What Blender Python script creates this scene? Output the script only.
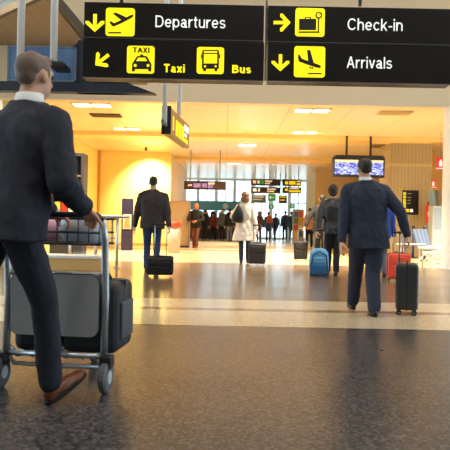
import bpy, bmesh, math, random
from math import pi, sin, cos, radians as R
from mathutils import Vector, Matrix, noise

for o in list(bpy.data.objects):
    bpy.data.objects.remove(o)
S = bpy.context.scene
C = S.collection
random.seed(7)

# ------------------------------------------------------------------ camera, world, light, exposure
CAM_H, FPX, HOR, ROLL = 0.97, 600.0, 223.0, 0.02
cam_d = bpy.data.cameras.new('camera')
cam_d.lens = 36.0 * FPX / 450.0
cam_d.sensor_width = 36.0
cam_d.shift_y = (HOR - 225.0) / 450.0
cam_d.clip_end = 400
cam_d.dof.use_dof = True
cam_d.dof.focus_distance = 6.6
cam_d.dof.aperture_fstop = 5.6
cam = bpy.data.objects.new('camera', cam_d)
C.objects.link(cam)
cam.matrix_world = Matrix.Translation((0, 0, CAM_H)) @ Matrix.Rotation(pi / 2, 4, 'X') @ Matrix.Rotation(ROLL, 4, 'Z')
S.camera = cam

W = bpy.data.worlds.new('sky')
S.world = W
W.use_nodes = True
bg = W.node_tree.nodes['Background']
bg.inputs['Color'].default_value = (0.80, 0.93, 1.0, 1)
bg.inputs['Strength'].default_value = 2.3

vs = S.view_settings
vs.view_transform = 'Standard'
vs.look = 'None'
vs.gamma = 1.0
vs.use_curve_mapping = False
vs.exposure = 0.5

HALL_LIGHT = 165.0      # watts of each lamp in the low hall
FRONT_LIGHT = 110.0     # watts of each added lamp in the tall front hall
WASH_LIGHT = 900.0     # wall washer in front of the yellow wall
WARM = (1.0, 0.88, 0.68)
DAYISH = (1.0, 0.94, 0.86)

# ------------------------------------------------------------------ small maths
def P(x, y, d):
    """Point in the place at depth d that the photo shows near pixel x, y."""
    u = (x - 225.0) / FPX
    v = (HOR - y) / FPX
    c, s = cos(ROLL), sin(ROLL)
    return Vector(((u * c - v * s) * d, d, (u * s + v * c) * d + CAM_H))

def G(x, y):
    u = (x - 225.0) / FPX
    v = (HOR - y) / FPX
    c, s = cos(ROLL), sin(ROLL)
    d = -CAM_H / (u * s + v * c)
    return Vector(((u * c - v * s) * d, d, 0.0))

def lin(c):
    return tuple(((x / 255.0) / 12.92 if x / 255.0 <= 0.04045 else ((x / 255.0 + 0.055) / 1.055) ** 2.4) for x in c)

# ------------------------------------------------------------------ materials
MATS = {}
def mat(name, rgb, rough=0.6, metal=0.0, spec=0.5, var=0.0, vscale=8.0, bump=0.0, bscale=40.0, emit=0.0, coat=0.0):
    if name in MATS:
        return MATS[name]
    m = bpy.data.materials.new(name)
    m.use_nodes = True
    nt = m.node_tree
    b = nt.nodes['Principled BSDF']
    c = lin(rgb)
    b.inputs['Base Color'].default_value = (*c, 1)
    b.inputs['Roughness'].default_value = rough
    b.inputs['Metallic'].default_value = metal
    b.inputs['Specular IOR Level'].default_value = spec
    b.inputs['Coat Weight'].default_value = coat
    if var or bump:
        tc = nt.nodes.new('ShaderNodeTexCoord')
        nz = nt.nodes.new('ShaderNodeTexNoise')
        nz.inputs['Scale'].default_value = vscale
        nz.inputs['Detail'].default_value = 5
        nt.links.new(tc.outputs['Object'], nz.inputs['Vector'])
        if var:
            mx = nt.nodes.new('ShaderNodeMix')
            mx.data_type = 'RGBA'
            mx.inputs['A'].default_value = (*[x * (1 - var) for x in c], 1)
            mx.inputs['B'].default_value = (*[min(1, x * (1 + var)) for x in c], 1)
            nt.links.new(nz.outputs['Fac'], mx.inputs['Factor'])
            nt.links.new(mx.outputs['Result'], b.inputs['Base Color'])
        if bump:
            n2 = nt.nodes.new('ShaderNodeTexNoise')
            n2.inputs['Scale'].default_value = bscale
            nt.links.new(tc.outputs['Object'], n2.inputs['Vector'])
            bp = nt.nodes.new('ShaderNodeBump')
            bp.inputs['Strength'].default_value = bump
            bp.inputs['Distance'].default_value = 0.01
            nt.links.new(n2.outputs['Fac'], bp.inputs['Height'])
            nt.links.new(bp.outputs['Normal'], b.inputs['Normal'])
    if emit:
        b.inputs['Emission Color'].default_value = (*c, 1)
        b.inputs['Emission Strength'].default_value = emit
    MATS[name] = m
    return m

def glass_mat(name, tint, gloss=0.12):
    if name in MATS:
        return MATS[name]
    m = bpy.data.materials.new(name)
    m.use_nodes = True
    nt = m.node_tree
    nt.nodes.clear()
    o = nt.nodes.new('ShaderNodeOutputMaterial')
    t = nt.nodes.new('ShaderNodeBsdfTransparent')
    t.inputs['Color'].default_value = (*tint, 1)
    g = nt.nodes.new('ShaderNodeBsdfGlossy')
    g.inputs['Roughness'].default_value = 0.03
    mx = nt.nodes.new('ShaderNodeMixShader')
    mx.inputs['Fac'].default_value = gloss
    nt.links.new(t.outputs[0], mx.inputs[1])
    nt.links.new(g.outputs[0], mx.inputs[2])
    nt.links.new(mx.outputs[0], o.inputs['Surface'])
    MATS[name] = m
    return m

def floor_mat():
    m = bpy.data.materials.new('polished_terrazzo')
    m.use_nodes = True
    nt = m.node_tree
    N, L = nt.nodes, nt.links
    b = N['Principled BSDF']
    geo = N.new('ShaderNodeNewGeometry')
    sep = N.new('ShaderNodeSeparateXYZ')
    L.new(geo.outputs['Position'], sep.inputs[0])
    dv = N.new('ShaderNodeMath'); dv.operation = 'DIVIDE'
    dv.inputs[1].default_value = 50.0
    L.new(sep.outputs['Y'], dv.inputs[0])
    def ramp(stops):
        r = N.new('ShaderNodeValToRGB')
        r.color_ramp.interpolation = 'CONSTANT'
        el = r.color_ramp.elements
        while len(el) > 1:
            el.remove(el[-1])
        el[0].position = 0.0
        el[0].color = (*lin(stops[0][1]), 1)
        for p, c in stops[1:]:
            e = el.new(p / 50.0)
            e.color = (*lin(c), 1)
        L.new(dv.outputs[0], r.inputs['Fac'])
        return r
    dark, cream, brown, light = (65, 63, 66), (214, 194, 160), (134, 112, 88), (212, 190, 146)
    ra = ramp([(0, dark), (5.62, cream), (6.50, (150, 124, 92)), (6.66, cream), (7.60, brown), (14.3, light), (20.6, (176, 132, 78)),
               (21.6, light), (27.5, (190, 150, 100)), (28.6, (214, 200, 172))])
    # stone chips
    vo = N.new('ShaderNodeTexVoronoi'); vo.inputs['Scale'].default_value = 70.0
    L.new(geo.outputs['Position'], vo.inputs['Vector'])
    cr = N.new('ShaderNodeValToRGB')
    cr.color_ramp.elements[0].position = 0.0; cr.color_ramp.elements[0].color = (0.2, 0.2, 0.22, 1)
    cr.color_ramp.elements[1].position = 1.0; cr.color_ramp.elements[1].color = (2.6, 2.5, 2.3, 1)
    e = cr.color_ramp.elements.new(0.5); e.color = (0.85, 0.83, 0.8, 1)
    sc = N.new('ShaderNodeSeparateColor')
    L.new(vo.outputs['Color'], sc.inputs[0])
    L.new(sc.outputs[0], cr.inputs['Fac'])
    lg = N.new('ShaderNodeTexNoise'); lg.inputs['Scale'].default_value = 1.3
    L.new(geo.outputs['Position'], lg.inputs['Vector'])
    # chips only show in the dark terrazzo
    lt = N.new('ShaderNodeMath'); lt.operation = 'LESS_THAN'; lt.inputs[1].default_value = 5.62
    L.new(sep.outputs['Y'], lt.inputs[0])
    am = N.new('ShaderNodeMath'); am.operation = 'MULTIPLY_ADD'; am.inputs[1].default_value = 0.85; am.inputs[2].default_value = 0.15
    L.new(lt.outputs[0], am.inputs[0])
    mx = N.new('ShaderNodeMix'); mx.data_type = 'RGBA'; mx.blend_type = 'MULTIPLY'
    L.new(am.outputs[0], mx.inputs['Factor'])
    L.new(ra.outputs['Color'], mx.inputs['A'])
    L.new(cr.outputs['Color'], mx.inputs['B'])
    L.new(mx.outputs['Result'], b.inputs['Base Color'])
    rr = N.new('ShaderNodeMapRange')
    rr.inputs['To Min'].default_value = 0.15; rr.inputs['To Max'].default_value = 0.26
    L.new(lg.outputs['Fac'], rr.inputs['Value'])
    ad = N.new('ShaderNodeMath'); ad.operation = 'MULTIPLY_ADD'; ad.inputs[1].default_value = 0.09
    L.new(lt.outputs[0], ad.inputs[0]); L.new(rr.outputs['Result'], ad.inputs[2])
    L.new(ad.outputs[0], b.inputs['Roughness'])
    b.inputs['Specular IOR Level'].default_value = 0.5
    nb = N.new('ShaderNodeTexNoise'); nb.inputs['Scale'].default_value = 30.0
    L.new(geo.outputs['Position'], nb.inputs['Vector'])
    bp = N.new('ShaderNodeBump'); bp.inputs['Strength'].default_value = 0.05; bp.inputs['Distance'].default_value = 0.004
    L.new(nb.outputs['Fac'], bp.inputs['Height'])
    L.new(bp.outputs['Normal'], b.inputs['Normal'])
    return m

def lined_mat(name, rgb, rough, axis, pitch, width, dark, spec=0.5, metal=0.0, cross=None, var=0.08):
    """Panel material with thin joints every `pitch` metres along an axis ('X','Y','Z')."""
    if name in MATS:
        return MATS[name]
    m = bpy.data.materials.new(name)
    m.use_nodes = True
    nt = m.node_tree
    N, L = nt.nodes, nt.links
    b = N['Principled BSDF']
    geo = N.new('ShaderNodeNewGeometry')
    sep = N.new('ShaderNodeSeparateXYZ')
    L.new(geo.outputs['Position'], sep.inputs[0])
    def joint(ax, pt, wd):
        d = N.new('ShaderNodeMath'); d.operation = 'DIVIDE'; d.inputs[1].default_value = pt
        L.new(sep.outputs[ax], d.inputs[0])
        f = N.new('ShaderNodeMath'); f.operation = 'FRACT'
        L.new(d.outputs[0], f.inputs[0])
        l = N.new('ShaderNodeMath'); l.operation = 'LESS_THAN'; l.inputs[1].default_value = wd / pt
        L.new(f.outputs[0], l.inputs[0])
        return l
    j = joint(axis, pitch, width)
    if cross:
        k = joint(*cross)
        mxx = N.new('ShaderNodeMath'); mxx.operation = 'MAXIMUM'
        L.new(j.outputs[0], mxx.inputs[0]); L.new(k.outputs[0], mxx.inputs[1])
        j = mxx
    c = lin(rgb)
    nz = N.new('ShaderNodeTexNoise'); nz.inputs['Scale'].default_value = 1.2
    mp = N.new('ShaderNodeMapping')
    mp.inputs['Scale'].default_value = (1, 6, 1) if axis != 'Z' else (6, 6, .6)
    L.new(geo.outputs['Position'], mp.inputs['Vector'])
    L.new(mp.outputs['Vector'], nz.inputs['Vector'])
    m1 = N.new('ShaderNodeMix'); m1.data_type = 'RGBA'
    m1.inputs['A'].default_value = (*[x * (1 - var) for x in c], 1)
    m1.inputs['B'].default_value = (*[min(1, x * (1 + var)) for x in c], 1)
    L.new(nz.outputs['Fac'], m1.inputs['Factor'])
    m2 = N.new('ShaderNodeMix'); m2.data_type = 'RGBA'
    m2.inputs['B'].default_value = (*lin(dark), 1)
    L.new(j.outputs[0], m2.inputs['Factor'])
    L.new(m1.outputs['Result'], m2.inputs['A'])
    L.new(m2.outputs['Result'], b.inputs['Base Color'])
    b.inputs['Roughness'].default_value = rough
    b.inputs['Specular IOR Level'].default_value = spec
    b.inputs['Metallic'].default_value = metal
    MATS[name] = m
    return m

def board_mat(name, strength):
    """Lit flight screen: pale header line, blue and white columns of fine rows."""
    m = bpy.data.materials.new(name)
    m.use_nodes = True
    nt = m.node_tree
    N, L = nt.nodes, nt.links
    b = N['Principled BSDF']
    tc = N.new('ShaderNodeTexCoord')
    mp = N.new('ShaderNodeMapping')
    mp.inputs['Scale'].default_value = (16, 1, 42)
    L.new(tc.outputs['Object'], mp.inputs['Vector'])
    vo = N.new('ShaderNodeTexVoronoi'); vo.inputs['Scale'].default_value = 1.0
    L.new(mp.outputs[0], vo.inputs['Vector'])
    sc = N.new('ShaderNodeSeparateColor'); L.new(vo.outputs['Color'], sc.inputs[0])
    cr = N.new('ShaderNodeValToRGB'); cr.color_ramp.interpolation = 'CONSTANT'
    el = cr.color_ramp.elements
    el[0].position = 0; el[0].color = (0.05, 0.09, 0.55, 1)
    el[1].position = 0.45; el[1].color = (0.35, 0.40, 0.9, 1)
    e = el.new(0.7); e.color = (0.75, 0.75, 1.0, 1)
    L.new(sc.outputs[0], cr.inputs['Fac'])
    sep = N.new('ShaderNodeSeparateXYZ'); L.new(tc.outputs['Object'], sep.inputs[0])
    gt = N.new('ShaderNodeMath'); gt.operation = 'GREATER_THAN'; gt.inputs[1].default_value = 0.135
    L.new(sep.outputs['Z'], gt.inputs[0])
    mx = N.new('ShaderNodeMix'); mx.data_type = 'RGBA'
    mx.inputs['B'].default_value = (1.0, 0.72, 0.35, 1)
    L.new(gt.outputs[0], mx.inputs['Factor']); L.new(cr.outputs['Color'], mx.inputs['A'])
    b.inputs['Base Color'].default_value = (0.02, 0.02, 0.03, 1)
    b.inputs['Roughness'].default_value = 0.25
    L.new(mx.outputs['Result'], b.inputs['Emission Color'])
    b.inputs['Emission Strength'].default_value = strength
    return m

# ------------------------------------------------------------------ mesh helpers
def add_box(bm, x0, x1, y0, y1, z0, z1, M=None, bev=0.0):
    vs_ = [Vector((x, y, z)) for x in (x0, x1) for y in (y0, y1) for z in (z0, z1)]
    if M is not None:
        vs_ = [M @ v for v in vs_]
    v = [bm.verts.new(p) for p in vs_]
    fs = []
    for q in ((0, 1, 3, 2), (4, 6, 7, 5), (0, 4, 5, 1), (2, 3, 7, 6), (0, 2, 6, 4), (1, 5, 7, 3)):
        fs.append(bm.faces.new([v[i] for i in q]))
    if bev > 0:
        es = list({e for f in fs for e in f.edges})
        bmesh.ops.bevel(bm, geom=es, offset=bev, segments=3, profile=0.5, affect='EDGES')

def basis(axis):
    a = axis.normalized()
    t = Vector((0, 0, 1)) if abs(a.z) < 0.9 else Vector((1, 0, 0))
    x = t.cross(a).normalized()
    y = a.cross(x)
    return x, y, a

def add_tube(bm, pts, radii, seg=12, caps=True):
    pts = [Vector(p) for p in pts]
    if not isinstance(radii, (list, tuple)):
        radii = [radii] * len(pts)
    rings = []
    px = None
    for i, p in enumerate(pts):
        if i == 0:
            ax = pts[1] - pts[0]
        elif i == len(pts) - 1:
            ax = pts[-1] - pts[-2]
        else:
            ax = (pts[i + 1] - p).normalized() + (p - pts[i - 1]).normalized()
        ax = ax.normalized()
        if px is None:
            px, py, _ = basis(ax)
        else:
            px = (px - ax * px.dot(ax)).normalized()
        py = ax.cross(px)
        rings.append([bm.verts.new(p + (px * cos(2 * pi * k / seg) + py * sin(2 * pi * k / seg)) * radii[i]) for k in range(seg)])
    for a, b in zip(rings, rings[1:]):
        for k in range(seg):
            bm.faces.new([a[k], a[(k + 1) % seg], b[(k + 1) % seg], b[k]])
    if caps:
        bm.faces.new(rings[0][::-1])
        bm.faces.new(rings[-1])

def add_ell(bm, c, r, M=None, seg=20, rot=None):
    T = Matrix.Translation(Vector(c))
    if rot is not None:
        T = T @ rot
    T = T @ Matrix.Diagonal((r[0], r[1], r[2], 1))
    if M is not None:
        T = M @ T
    bmesh.ops.create_uvsphere(bm, u_segments=seg, v_segments=max(8, seg // 2 + 2), radius=1.0, matrix=T)

def add_caps(bm, p0, p1, r0, r1, M=None, seg=14):
    p0, p1 = Vector(p0), Vector(p1)
    if M is not None:
        p0, p1 = M @ p0, M @ p1
    add_ell(bm, p0, (r0,) * 3, seg=seg)
    add_ell(bm, p1, (r1,) * 3, seg=seg)
    if (p1 - p0).length > 1e-5:
        add_tube(bm, [p0, p1], [r0, r1], seg=seg)

def add_chain(bm, pts, rs, M=None, seg=14):
    for a, b, ra, rb in zip(pts, pts[1:], rs, rs[1:]):
        add_caps(bm, a, b, ra, rb, M, seg)

def sring(c, rx, ry, n=2.4, seg=28, M=None):
    out = []
    for k in range(seg):
        t = 2 * pi * k / seg
        x = rx * math.copysign(abs(cos(t)) ** (2 / n), cos(t))
        y = ry * math.copysign(abs(sin(t)) ** (2 / n), sin(t))
        p = Vector((x, y, 0))
        if M is not None:
            p = M @ p
        out.append(Vector(c) + p)
    return out

def add_loft(bm, rings):
    vr = [[bm.verts.new(p) for p in r] for r in rings]
    n = len(vr[0])
    for a, b in zip(vr, vr[1:]):
        for k in range(n):
            bm.faces.new([a[k], a[(k + 1) % n], b[(k + 1) % n], b[k]])
    bm.faces.new(vr[0][::-1])
    bm.faces.new(vr[-1])

def add_plate(bm, pts, y0, y1):
    """Flat 2-D outline (x, z) given a thickness from y0 to y1."""
    a = [bm.verts.new((p[0], y0, p[1])) for p in pts]
    b = [bm.verts.new((p[0], y1, p[1])) for p in pts]
    bm.faces.new(a)
    bm.faces.new(b[::-1])
    n = len(pts)
    for k in range(n):
        bm.faces.new([a[k], b[k], b[(k + 1) % n], a[(k + 1) % n]])

def round_rect(x0, x1, z0, z1, r, seg=5):
    out = []
    for cx, cz, a0 in ((x1 - r, z1 - r, 0), (x0 + r, z1 - r, 90), (x0 + r, z0 + r, 180), (x1 - r, z0 + r, 270)):
        for k in range(seg + 1):
            a = R(a0 + 90 * k / seg)
            out.append((cx + r * cos(a), cz + r * sin(a)))
    return out

def new_bm():
    return bmesh.new()

def obj(name, bm, m, parent=None, smooth=False):
    me = bpy.data.meshes.new(name)
    bmesh.ops.recalc_face_normals(bm, faces=bm.faces[:])
    bm.to_mesh(me)
    bm.free()
    if m is not None:
        me.materials.append(m)
    if smooth:
        for p in me.polygons:
            p.use_smooth = True
    o = bpy.data.objects.new(name, me)
    C.objects.link(o)
    if parent is not None:
        o.parent = parent
    return o

def fuse(name, bm, m, parent, voxel=0.012, smooth=4, fold=0.0, fscale=(7, 7, 3), seed=0.0):
    """One continuous surface out of overlapping closed shapes, with optional cloth folds."""
    me = bpy.data.meshes.new('tmp')
    bmesh.ops.recalc_face_normals(bm, faces=bm.faces[:])
    bm.to_mesh(me)
    bm.free()
    t = bpy.data.objects.new('tmp', me)
    C.objects.link(t)
    r = t.modifiers.new('r', 'REMESH')
    r.mode = 'VOXEL'
    r.voxel_size = voxel
    if smooth:
        s = t.modifiers.new('s', 'SMOOTH')
        s.factor = 0.5
        s.iterations = smooth
    dg = bpy.context.evaluated_depsgraph_get()
    out = bpy.data.meshes.new_from_object(t.evaluated_get(dg))
    bpy.data.objects.remove(t)
    bpy.data.meshes.remove(me)
    out.name = name
    if fold:
        nn = [v.normal.copy() for v in out.vertices]
        for v, n in zip(out.vertices, nn):
            q = Vector((v.co.x * fscale[0] + seed, v.co.y * fscale[1] - seed, v.co.z * fscale[2] + v.co.x * 4))
            v.co += n * fold * noise.fractal(q, 0.9, 2.0, 3)
    out.materials.clear()
    out.materials.append(m)
    for p in out.polygons:
        p.use_smooth = True
    o = bpy.data.objects.new(name, out)
    C.objects.link(o)
    o.parent = parent
    return o

def thing(name, label, cat, loc=(0, 0, 0), rz=0.0, group=None):
    o = bpy.data.objects.new(name, None)
    o.empty_display_size = 0.2
    C.objects.link(o)
    o.location = loc
    o.rotation_euler = (0, 0, rz)
    return tag(o, label, cat, group)

def tag(o, label, cat, group=None):
    o['label'] = label
    o['category'] = cat
    if group:
        o['group'] = group
    return o

def struct(o):
    o['kind'] = 'structure'
    return o

def sbox(name, x0, x1, y0, y1, z0, z1, m, parent=None):
    bm = new_bm()
    add_box(bm, x0, x1, y0, y1, z0, z1)
    o = obj(name, bm, m, parent)
    if parent is None:
        struct(o)
    return o

def arc(cx, cy, rx, ry, a0, a1, n=14):
    return [(cx + rx * cos(R(a0 + (a1 - a0) * k / n)), cy + ry * sin(R(a0 + (a1 - a0) * k / n))) for k in range(n + 1)]

def glyph(ch, w):
    """Centre lines of a plain grotesque letter; cap height 1, x-height 0.73."""
    h, X = w / 2, .73
    m = X / 2
    if ch == 'D': return .70, [[(h, 0), (h, 1)], [(h, 1 - h), (.34, 1 - h)] + arc(.34, .5, .36 - h, .5 - h, 90, -90) + [(h, h)]]
    if ch == 'e': return .56, [arc(.28, m, .28 - h, m - h, 0, 318, 20), [(h, m), (.56 - h, m)]]
    if ch == 'p': return .57, [[(h, -.23), (h, X)], arc(.285, m, .285 - h, m - h, 0, 360, 22)]
    if ch == 'a': return .55, [[(.48 - h, 0), (.48 - h, .52)] , arc(.255, .50, .225 - h, X - h - .50, 0, 165), arc(.225, .215, .225 - h, .215 - h, 0, 360, 20), [(.48 - h, .12), (.49, h), (.55, h)], [(.2, .43 - h), (.48 - h, .46)]]
    if ch == 'r': return .35, [[(h, 0), (h, X)], arc(.33, .40, .33 - h, X - h - .40, 180, 85)]
    if ch == 't': return .31, [[(.13, .94), (.13, .17)] + arc(.26, .17, .13, .17 - h, 180, 275, 8), [(0, X - h * .8), (.30, X - h * .8)]]
    if ch == 'u': return .53, [[(h, X), (h, .26)] + arc(.265, .26, .265 - h, .26 - h, 180, 360), [(.53 - h, X), (.53 - h, 0)]]
    if ch == 's': return .50, [arc(.25, (X - h + .37) / 2, .25 - h, (X - h - .37) / 2, 25, 270) + arc(.25, (.37 + h) / 2, .25 - h, (.37 - h) / 2, 90, -158)]
    if ch == 'T': return .62, [[(0, 1 - h), (.62, 1 - h)], [(.31, 0), (.31, 1)]]
    if ch == 'x': return .50, [[(.05, 0), (.45, X)], [(.05, X), (.45, 0)]]
    if ch == 'X': return .64, [[(.06, 0), (.58, 1)], [(.06, 1), (.58, 0)]]
    if ch == 'I': return w, [[(h, 0), (h, 1)]]
    if ch == 'i': return w, [[(h, 0), (h, X)], [(h, .86), (h, 1)]]
    if ch == 'l': return w, [[(h, 0), (h, 1)]]
    if ch == 'B': return .66, [[(h, 0), (h, 1)], [(h, 1 - h), (.38, 1 - h)] + arc(.38, .755, .24 - h, .245 - h, 90, -90) + [(h, .51)], [(h, .51), (.38, .51)] + arc(.39, .255 + h / 2, .27 - h, .255 - h / 2, 90, -90) + [(h, h)]]
    if ch == 'C': return .72, [arc(.38, .5, .38 - h, .5 - h, 38, 322, 22)]
    if ch == 'c': return .52, [arc(.28, m, .28 - h, m - h, 40, 320, 20)]
    if ch in 'hn': return .53, [[(h, 0), (h, 1 if ch == 'h' else X)], arc(.265, .45, .265 - h, X - h - .45, 180, 0) + [(.53 - h, 0)]]
    if ch == 'k': return .51, [[(h, 0), (h, 1)], [(h, .24), (.44, X)], [(.20, .42), (.47, 0)]]
    if ch == '-': return .30, [[(0, .35), (.30, .35)]]
    if ch == 'A': return .68, [[(.05, 0), (.34, .97)], [(.63, 0), (.34, .97)], [(.15, .33), (.53, .33)]]
    if ch == 'v': return .52, [[(.05, X), (.26, .03)], [(.47, X), (.26, .03)]]
    return .3, []

def ribbon(bm, pts, w, f, y, thick):
    n = len(pts)
    L_, R_ = [], []
    for i in range(n):
        a = Vector(pts[max(0, i - 1)]); b = Vector(pts[min(n - 1, i + 1)])
        if 0 < i < n - 1:
            t = ((Vector(pts[i]) - a).normalized() + (b - Vector(pts[i])).normalized())
        else:
            t = b - a
        t = t.normalized()
        nn = Vector((-t.y, t.x)) * w / 2
        p = Vector(pts[i])
        L_.append(f(p + nn)); R_.append(f(p - nn))
    rows = []
    for l, r in zip(L_, R_):
        rows.append([bm.verts.new((l[0], y - thick, l[1])), bm.verts.new((r[0], y - thick, r[1])), bm.verts.new((r[0], y, r[1])), bm.verts.new((l[0], y, l[1]))])
    for a, b in zip(rows, rows[1:]):
        for k in range(4):
            bm.faces.new([a[k], a[(k + 1) % 4], b[(k + 1) % 4], b[k]])
    bm.faces.new(rows[0]); bm.faces.new(rows[-1][::-1])

def text_mesh(name, body, m, parent, x0, x1, z0, z1, y, w=.12, thick=0.004, gap=.115):
    """Raised lettering; cap height spans z0..z1, the word spans x0..x1."""
    adv, lay = 0.0, []
    for ch in body:
        gw, st = glyph(ch, w)
        lay.append((adv, st))
        adv += gw + gap
    adv -= gap
    bm = new_bm()
    for ox, st in lay:
        f = lambda p, ox=ox: (x0 + (p[0] + ox) / adv * (x1 - x0), z0 + p[1] * (z1 - z0))
        for q in st:
            ribbon(bm, q, w, f, y, thick)
    return obj(name, bm, m, parent)

# ------------------------------------------------------------------ common materials
M_BLACK = mat('black_sign_face', (11, 8, 8), 0.4, spec=.3)
M_YEL = mat('sign_yellow', (252, 232, 8), 0.5, emit=0.55)
M_WHITE_T = mat('sign_white', (240, 240, 240), 0.5, emit=0.45)
M_PICT = mat('pictogram_black', (14, 12, 8), 0.5)
M_CHROME = mat('brushed_steel', (205, 210, 216), 0.28, metal=1.0)
M_STEEL = mat('painted_steel_grey', (150, 156, 162), 0.35, metal=0.7)
M_RUB = mat('black_rubber', (20, 20, 22), 0.7)
M_DKPL = mat('dark_plastic', (26, 27, 32), 0.45)
M_SKIN = mat('skin', (206, 158, 132), 0.55, var=0.08)
M_SKIN2 = mat('skin_tanned', (176, 122, 92), 0.55, var=0.08)
M_EYE = mat('eye_dark', (30, 24, 20), 0.2)
M_LIP = mat('lips', (160, 92, 82), 0.5)
M_CEILP = lined_mat('ceiling_slats', (236, 214, 172), 0.28, 'Y', 0.6, 0.02, (210, 180, 128), 0.6, cross=('X', 1.5, 0.03), var=0.05)
M_CREAM = mat('cream_paint', (232, 210, 172), 0.6, var=0.04, vscale=0.8)
M_YWALL = mat('yellow_wall_paint', (248, 220, 132), 0.5, var=0.03, vscale=0.7)
M_WHITE = mat('white_paint', (236, 234, 228), 0.45)

# ------------------------------------------------------------------ the setting
LINTEL, HC = 14.2, 3.76
bm = new_bm()
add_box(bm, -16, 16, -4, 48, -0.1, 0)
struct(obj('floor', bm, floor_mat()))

# low hall ceiling with two dropped transverse ribs
bm = new_bm()
add_box(bm, -9, 16, LINTEL, 38.2, HC, HC + 0.25)
struct(obj('ceiling', bm, M_CEILP))
M_RIB = mat('ceiling_rib', (240, 206, 132), 0.45)
sbox('trim_1', -9, 16, 18.7, 19.5, HC - 0.13, HC, M_RIB)
sbox('trim_2', -9, 16, 25.4, 26.6, HC - 0.13, HC, M_RIB)
# tall cream wall above the low hall
M_LINT = mat('lintel_cream', (222, 200, 166), 0.6, var=0.03, vscale=0.5)
sbox('wall_lintel', -16, 16, LINTEL - 0.25, LINTEL, HC, 8.2, M_LINT)
# tall front hall: roof slab and right wall behind the photographer's right
sbox('ceiling_front', -16, 16, -4, LINTEL, 8.2, 8.4, mat('front_ceiling', (210, 200, 184), 0.7))
sbox('wall_back', -16, 16, -4.2, -4, 0, 8.2, mat('back_wall', (170, 160, 148), 0.7))
# wood canopy, its edge beam and the pale skylight panel beside it (top left)
M_WOODC = lined_mat('wood_canopy', (128, 112, 92), 0.5, 'X', 0.28, 0.012, (104, 80, 54), var=0.16)
a, b_, c_, d_ = (-3.42, 11.0), (-3.42, LINTEL - 0.25), (-8.0, LINTEL - 0.25), (-8.0, 14.2 - 0.3)
bm = new_bm()
def slab(bm, pts, z0, z1):
    lo = [bm.verts.new((p[0], p[1], z0)) for p in pts]
    hi = [bm.verts.new((p[0], p[1], z1)) for p in pts]
    bm.faces.new(lo[::-1]); bm.faces.new(hi)
    for k in range(len(pts)):
        bm.faces.new([lo[k], lo[(k + 1) % len(pts)], hi[(k + 1) % len(pts)], hi[k]])
slab(bm, [(-3.30, 10.9), (-3.30, LINTEL - 0.25), (-6.6, LINTEL - 0.25)], 5.0, 5.12)
struct(obj('ceiling_canopy', bm, M_WOODC))
bm = new_bm()
slab(bm, [(-3.30, 10.8), (-6.6, LINTEL - 0.35), (-9.0, LINTEL - 0.35), (-9.0, 6.5), (-3.30, 6.5)], 5.02, 5.12)
struct(obj('ceiling_panel', bm, mat('pale_panel', (232, 240, 246), 0.5)))
bm = new_bm()
slab(bm, [(-3.28, 10.6), (-6.7, LINTEL - 0.35), (-6.95, LINTEL - 0.35), (-3.28, 10.35)], 4.94, 5.02)
struct(obj('trim_3', bm, M_WHITE))
bm = new_bm()
slab(bm, [(-3.44, 6.5), (-3.16, LINTEL - 0.25), (-3.08, LINTEL - 0.25), (-3.36, 6.5)], 4.97, 5.16)
struct(obj('trim_4', bm, mat('dark_beam', (58, 56, 56), 0.5)))

# left side wall, yellow end wall and its return
sbox('wall_left', -5.32, -5.12, LINTEL, 24.2, 0, HC, mat('pale_yellow_paint', (240, 210, 130), 0.55, var=0.03))
sbox('wall_yellow', -5.12, -2.2, 24.0, 24.2, 0, HC, M_YWALL)
sbox('wall_return', -2.4, -2.2, 24.2, 34.0, 0, HC, M_CREAM)
sbox('trim_5', -5.16, -5.02, 23.9, 24.0, 0, HC, mat('corner_strip', (196, 142, 66), 0.5))
sbox('baseboard_left', -5.0, -2.2, 23.96, 24.0, 0, 0.1, mat('skirting', (190, 150, 90), 0.5))
# right side walls
sbox('wall_right_far', 4.62, 13, 31.0, 31.2, 0, HC, M_CREAM)
sbox('wall_right', 9.4, 9.6, LINTEL + 2, 31.0, 0, HC, M_CREAM)
sbox('wall_right_recess', 6.9, 9.4, 22.0, 22.2, 0, HC, mat('recess_yellow', (236, 204, 140), 0.5))
# clad pillar
M_CLAD = lined_mat('pillar_cladding', (166, 148, 106), 0.45, 'X', 0.11, 0.014, (132, 114, 76), var=0.07)
pl = P(386, 200, 19.2).x; pr = P(431, 200, 19.2).x
sbox('pillar', pl + 0.12, pr, 19.2, 20.6, 0, HC - 0.02, M_CLAD)
sbox('trim_6', pl + 0.1, pr + 0.02, 19.17, 20.6, 2.90, 2.99, mat('pillar_band', (184, 164, 116), 0.4))
sbox('trim_7', pl - 0.15, pr + 0.05, 19.1, 20.7, HC - 0.1, HC, mat('pillar_cap', (110, 86, 50), 0.5))
# white column at the right edge of the opening
bm = new_bm()
cx = P(446, 200, 13.9).x + 0.30
add_tube(bm, [(cx, 14.1, 0), (cx, 14.1, HC + 0.02)], 0.30, 32)
struct(obj('column', bm, mat('column_white', (240, 238, 236), 0.35), smooth=False))

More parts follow.
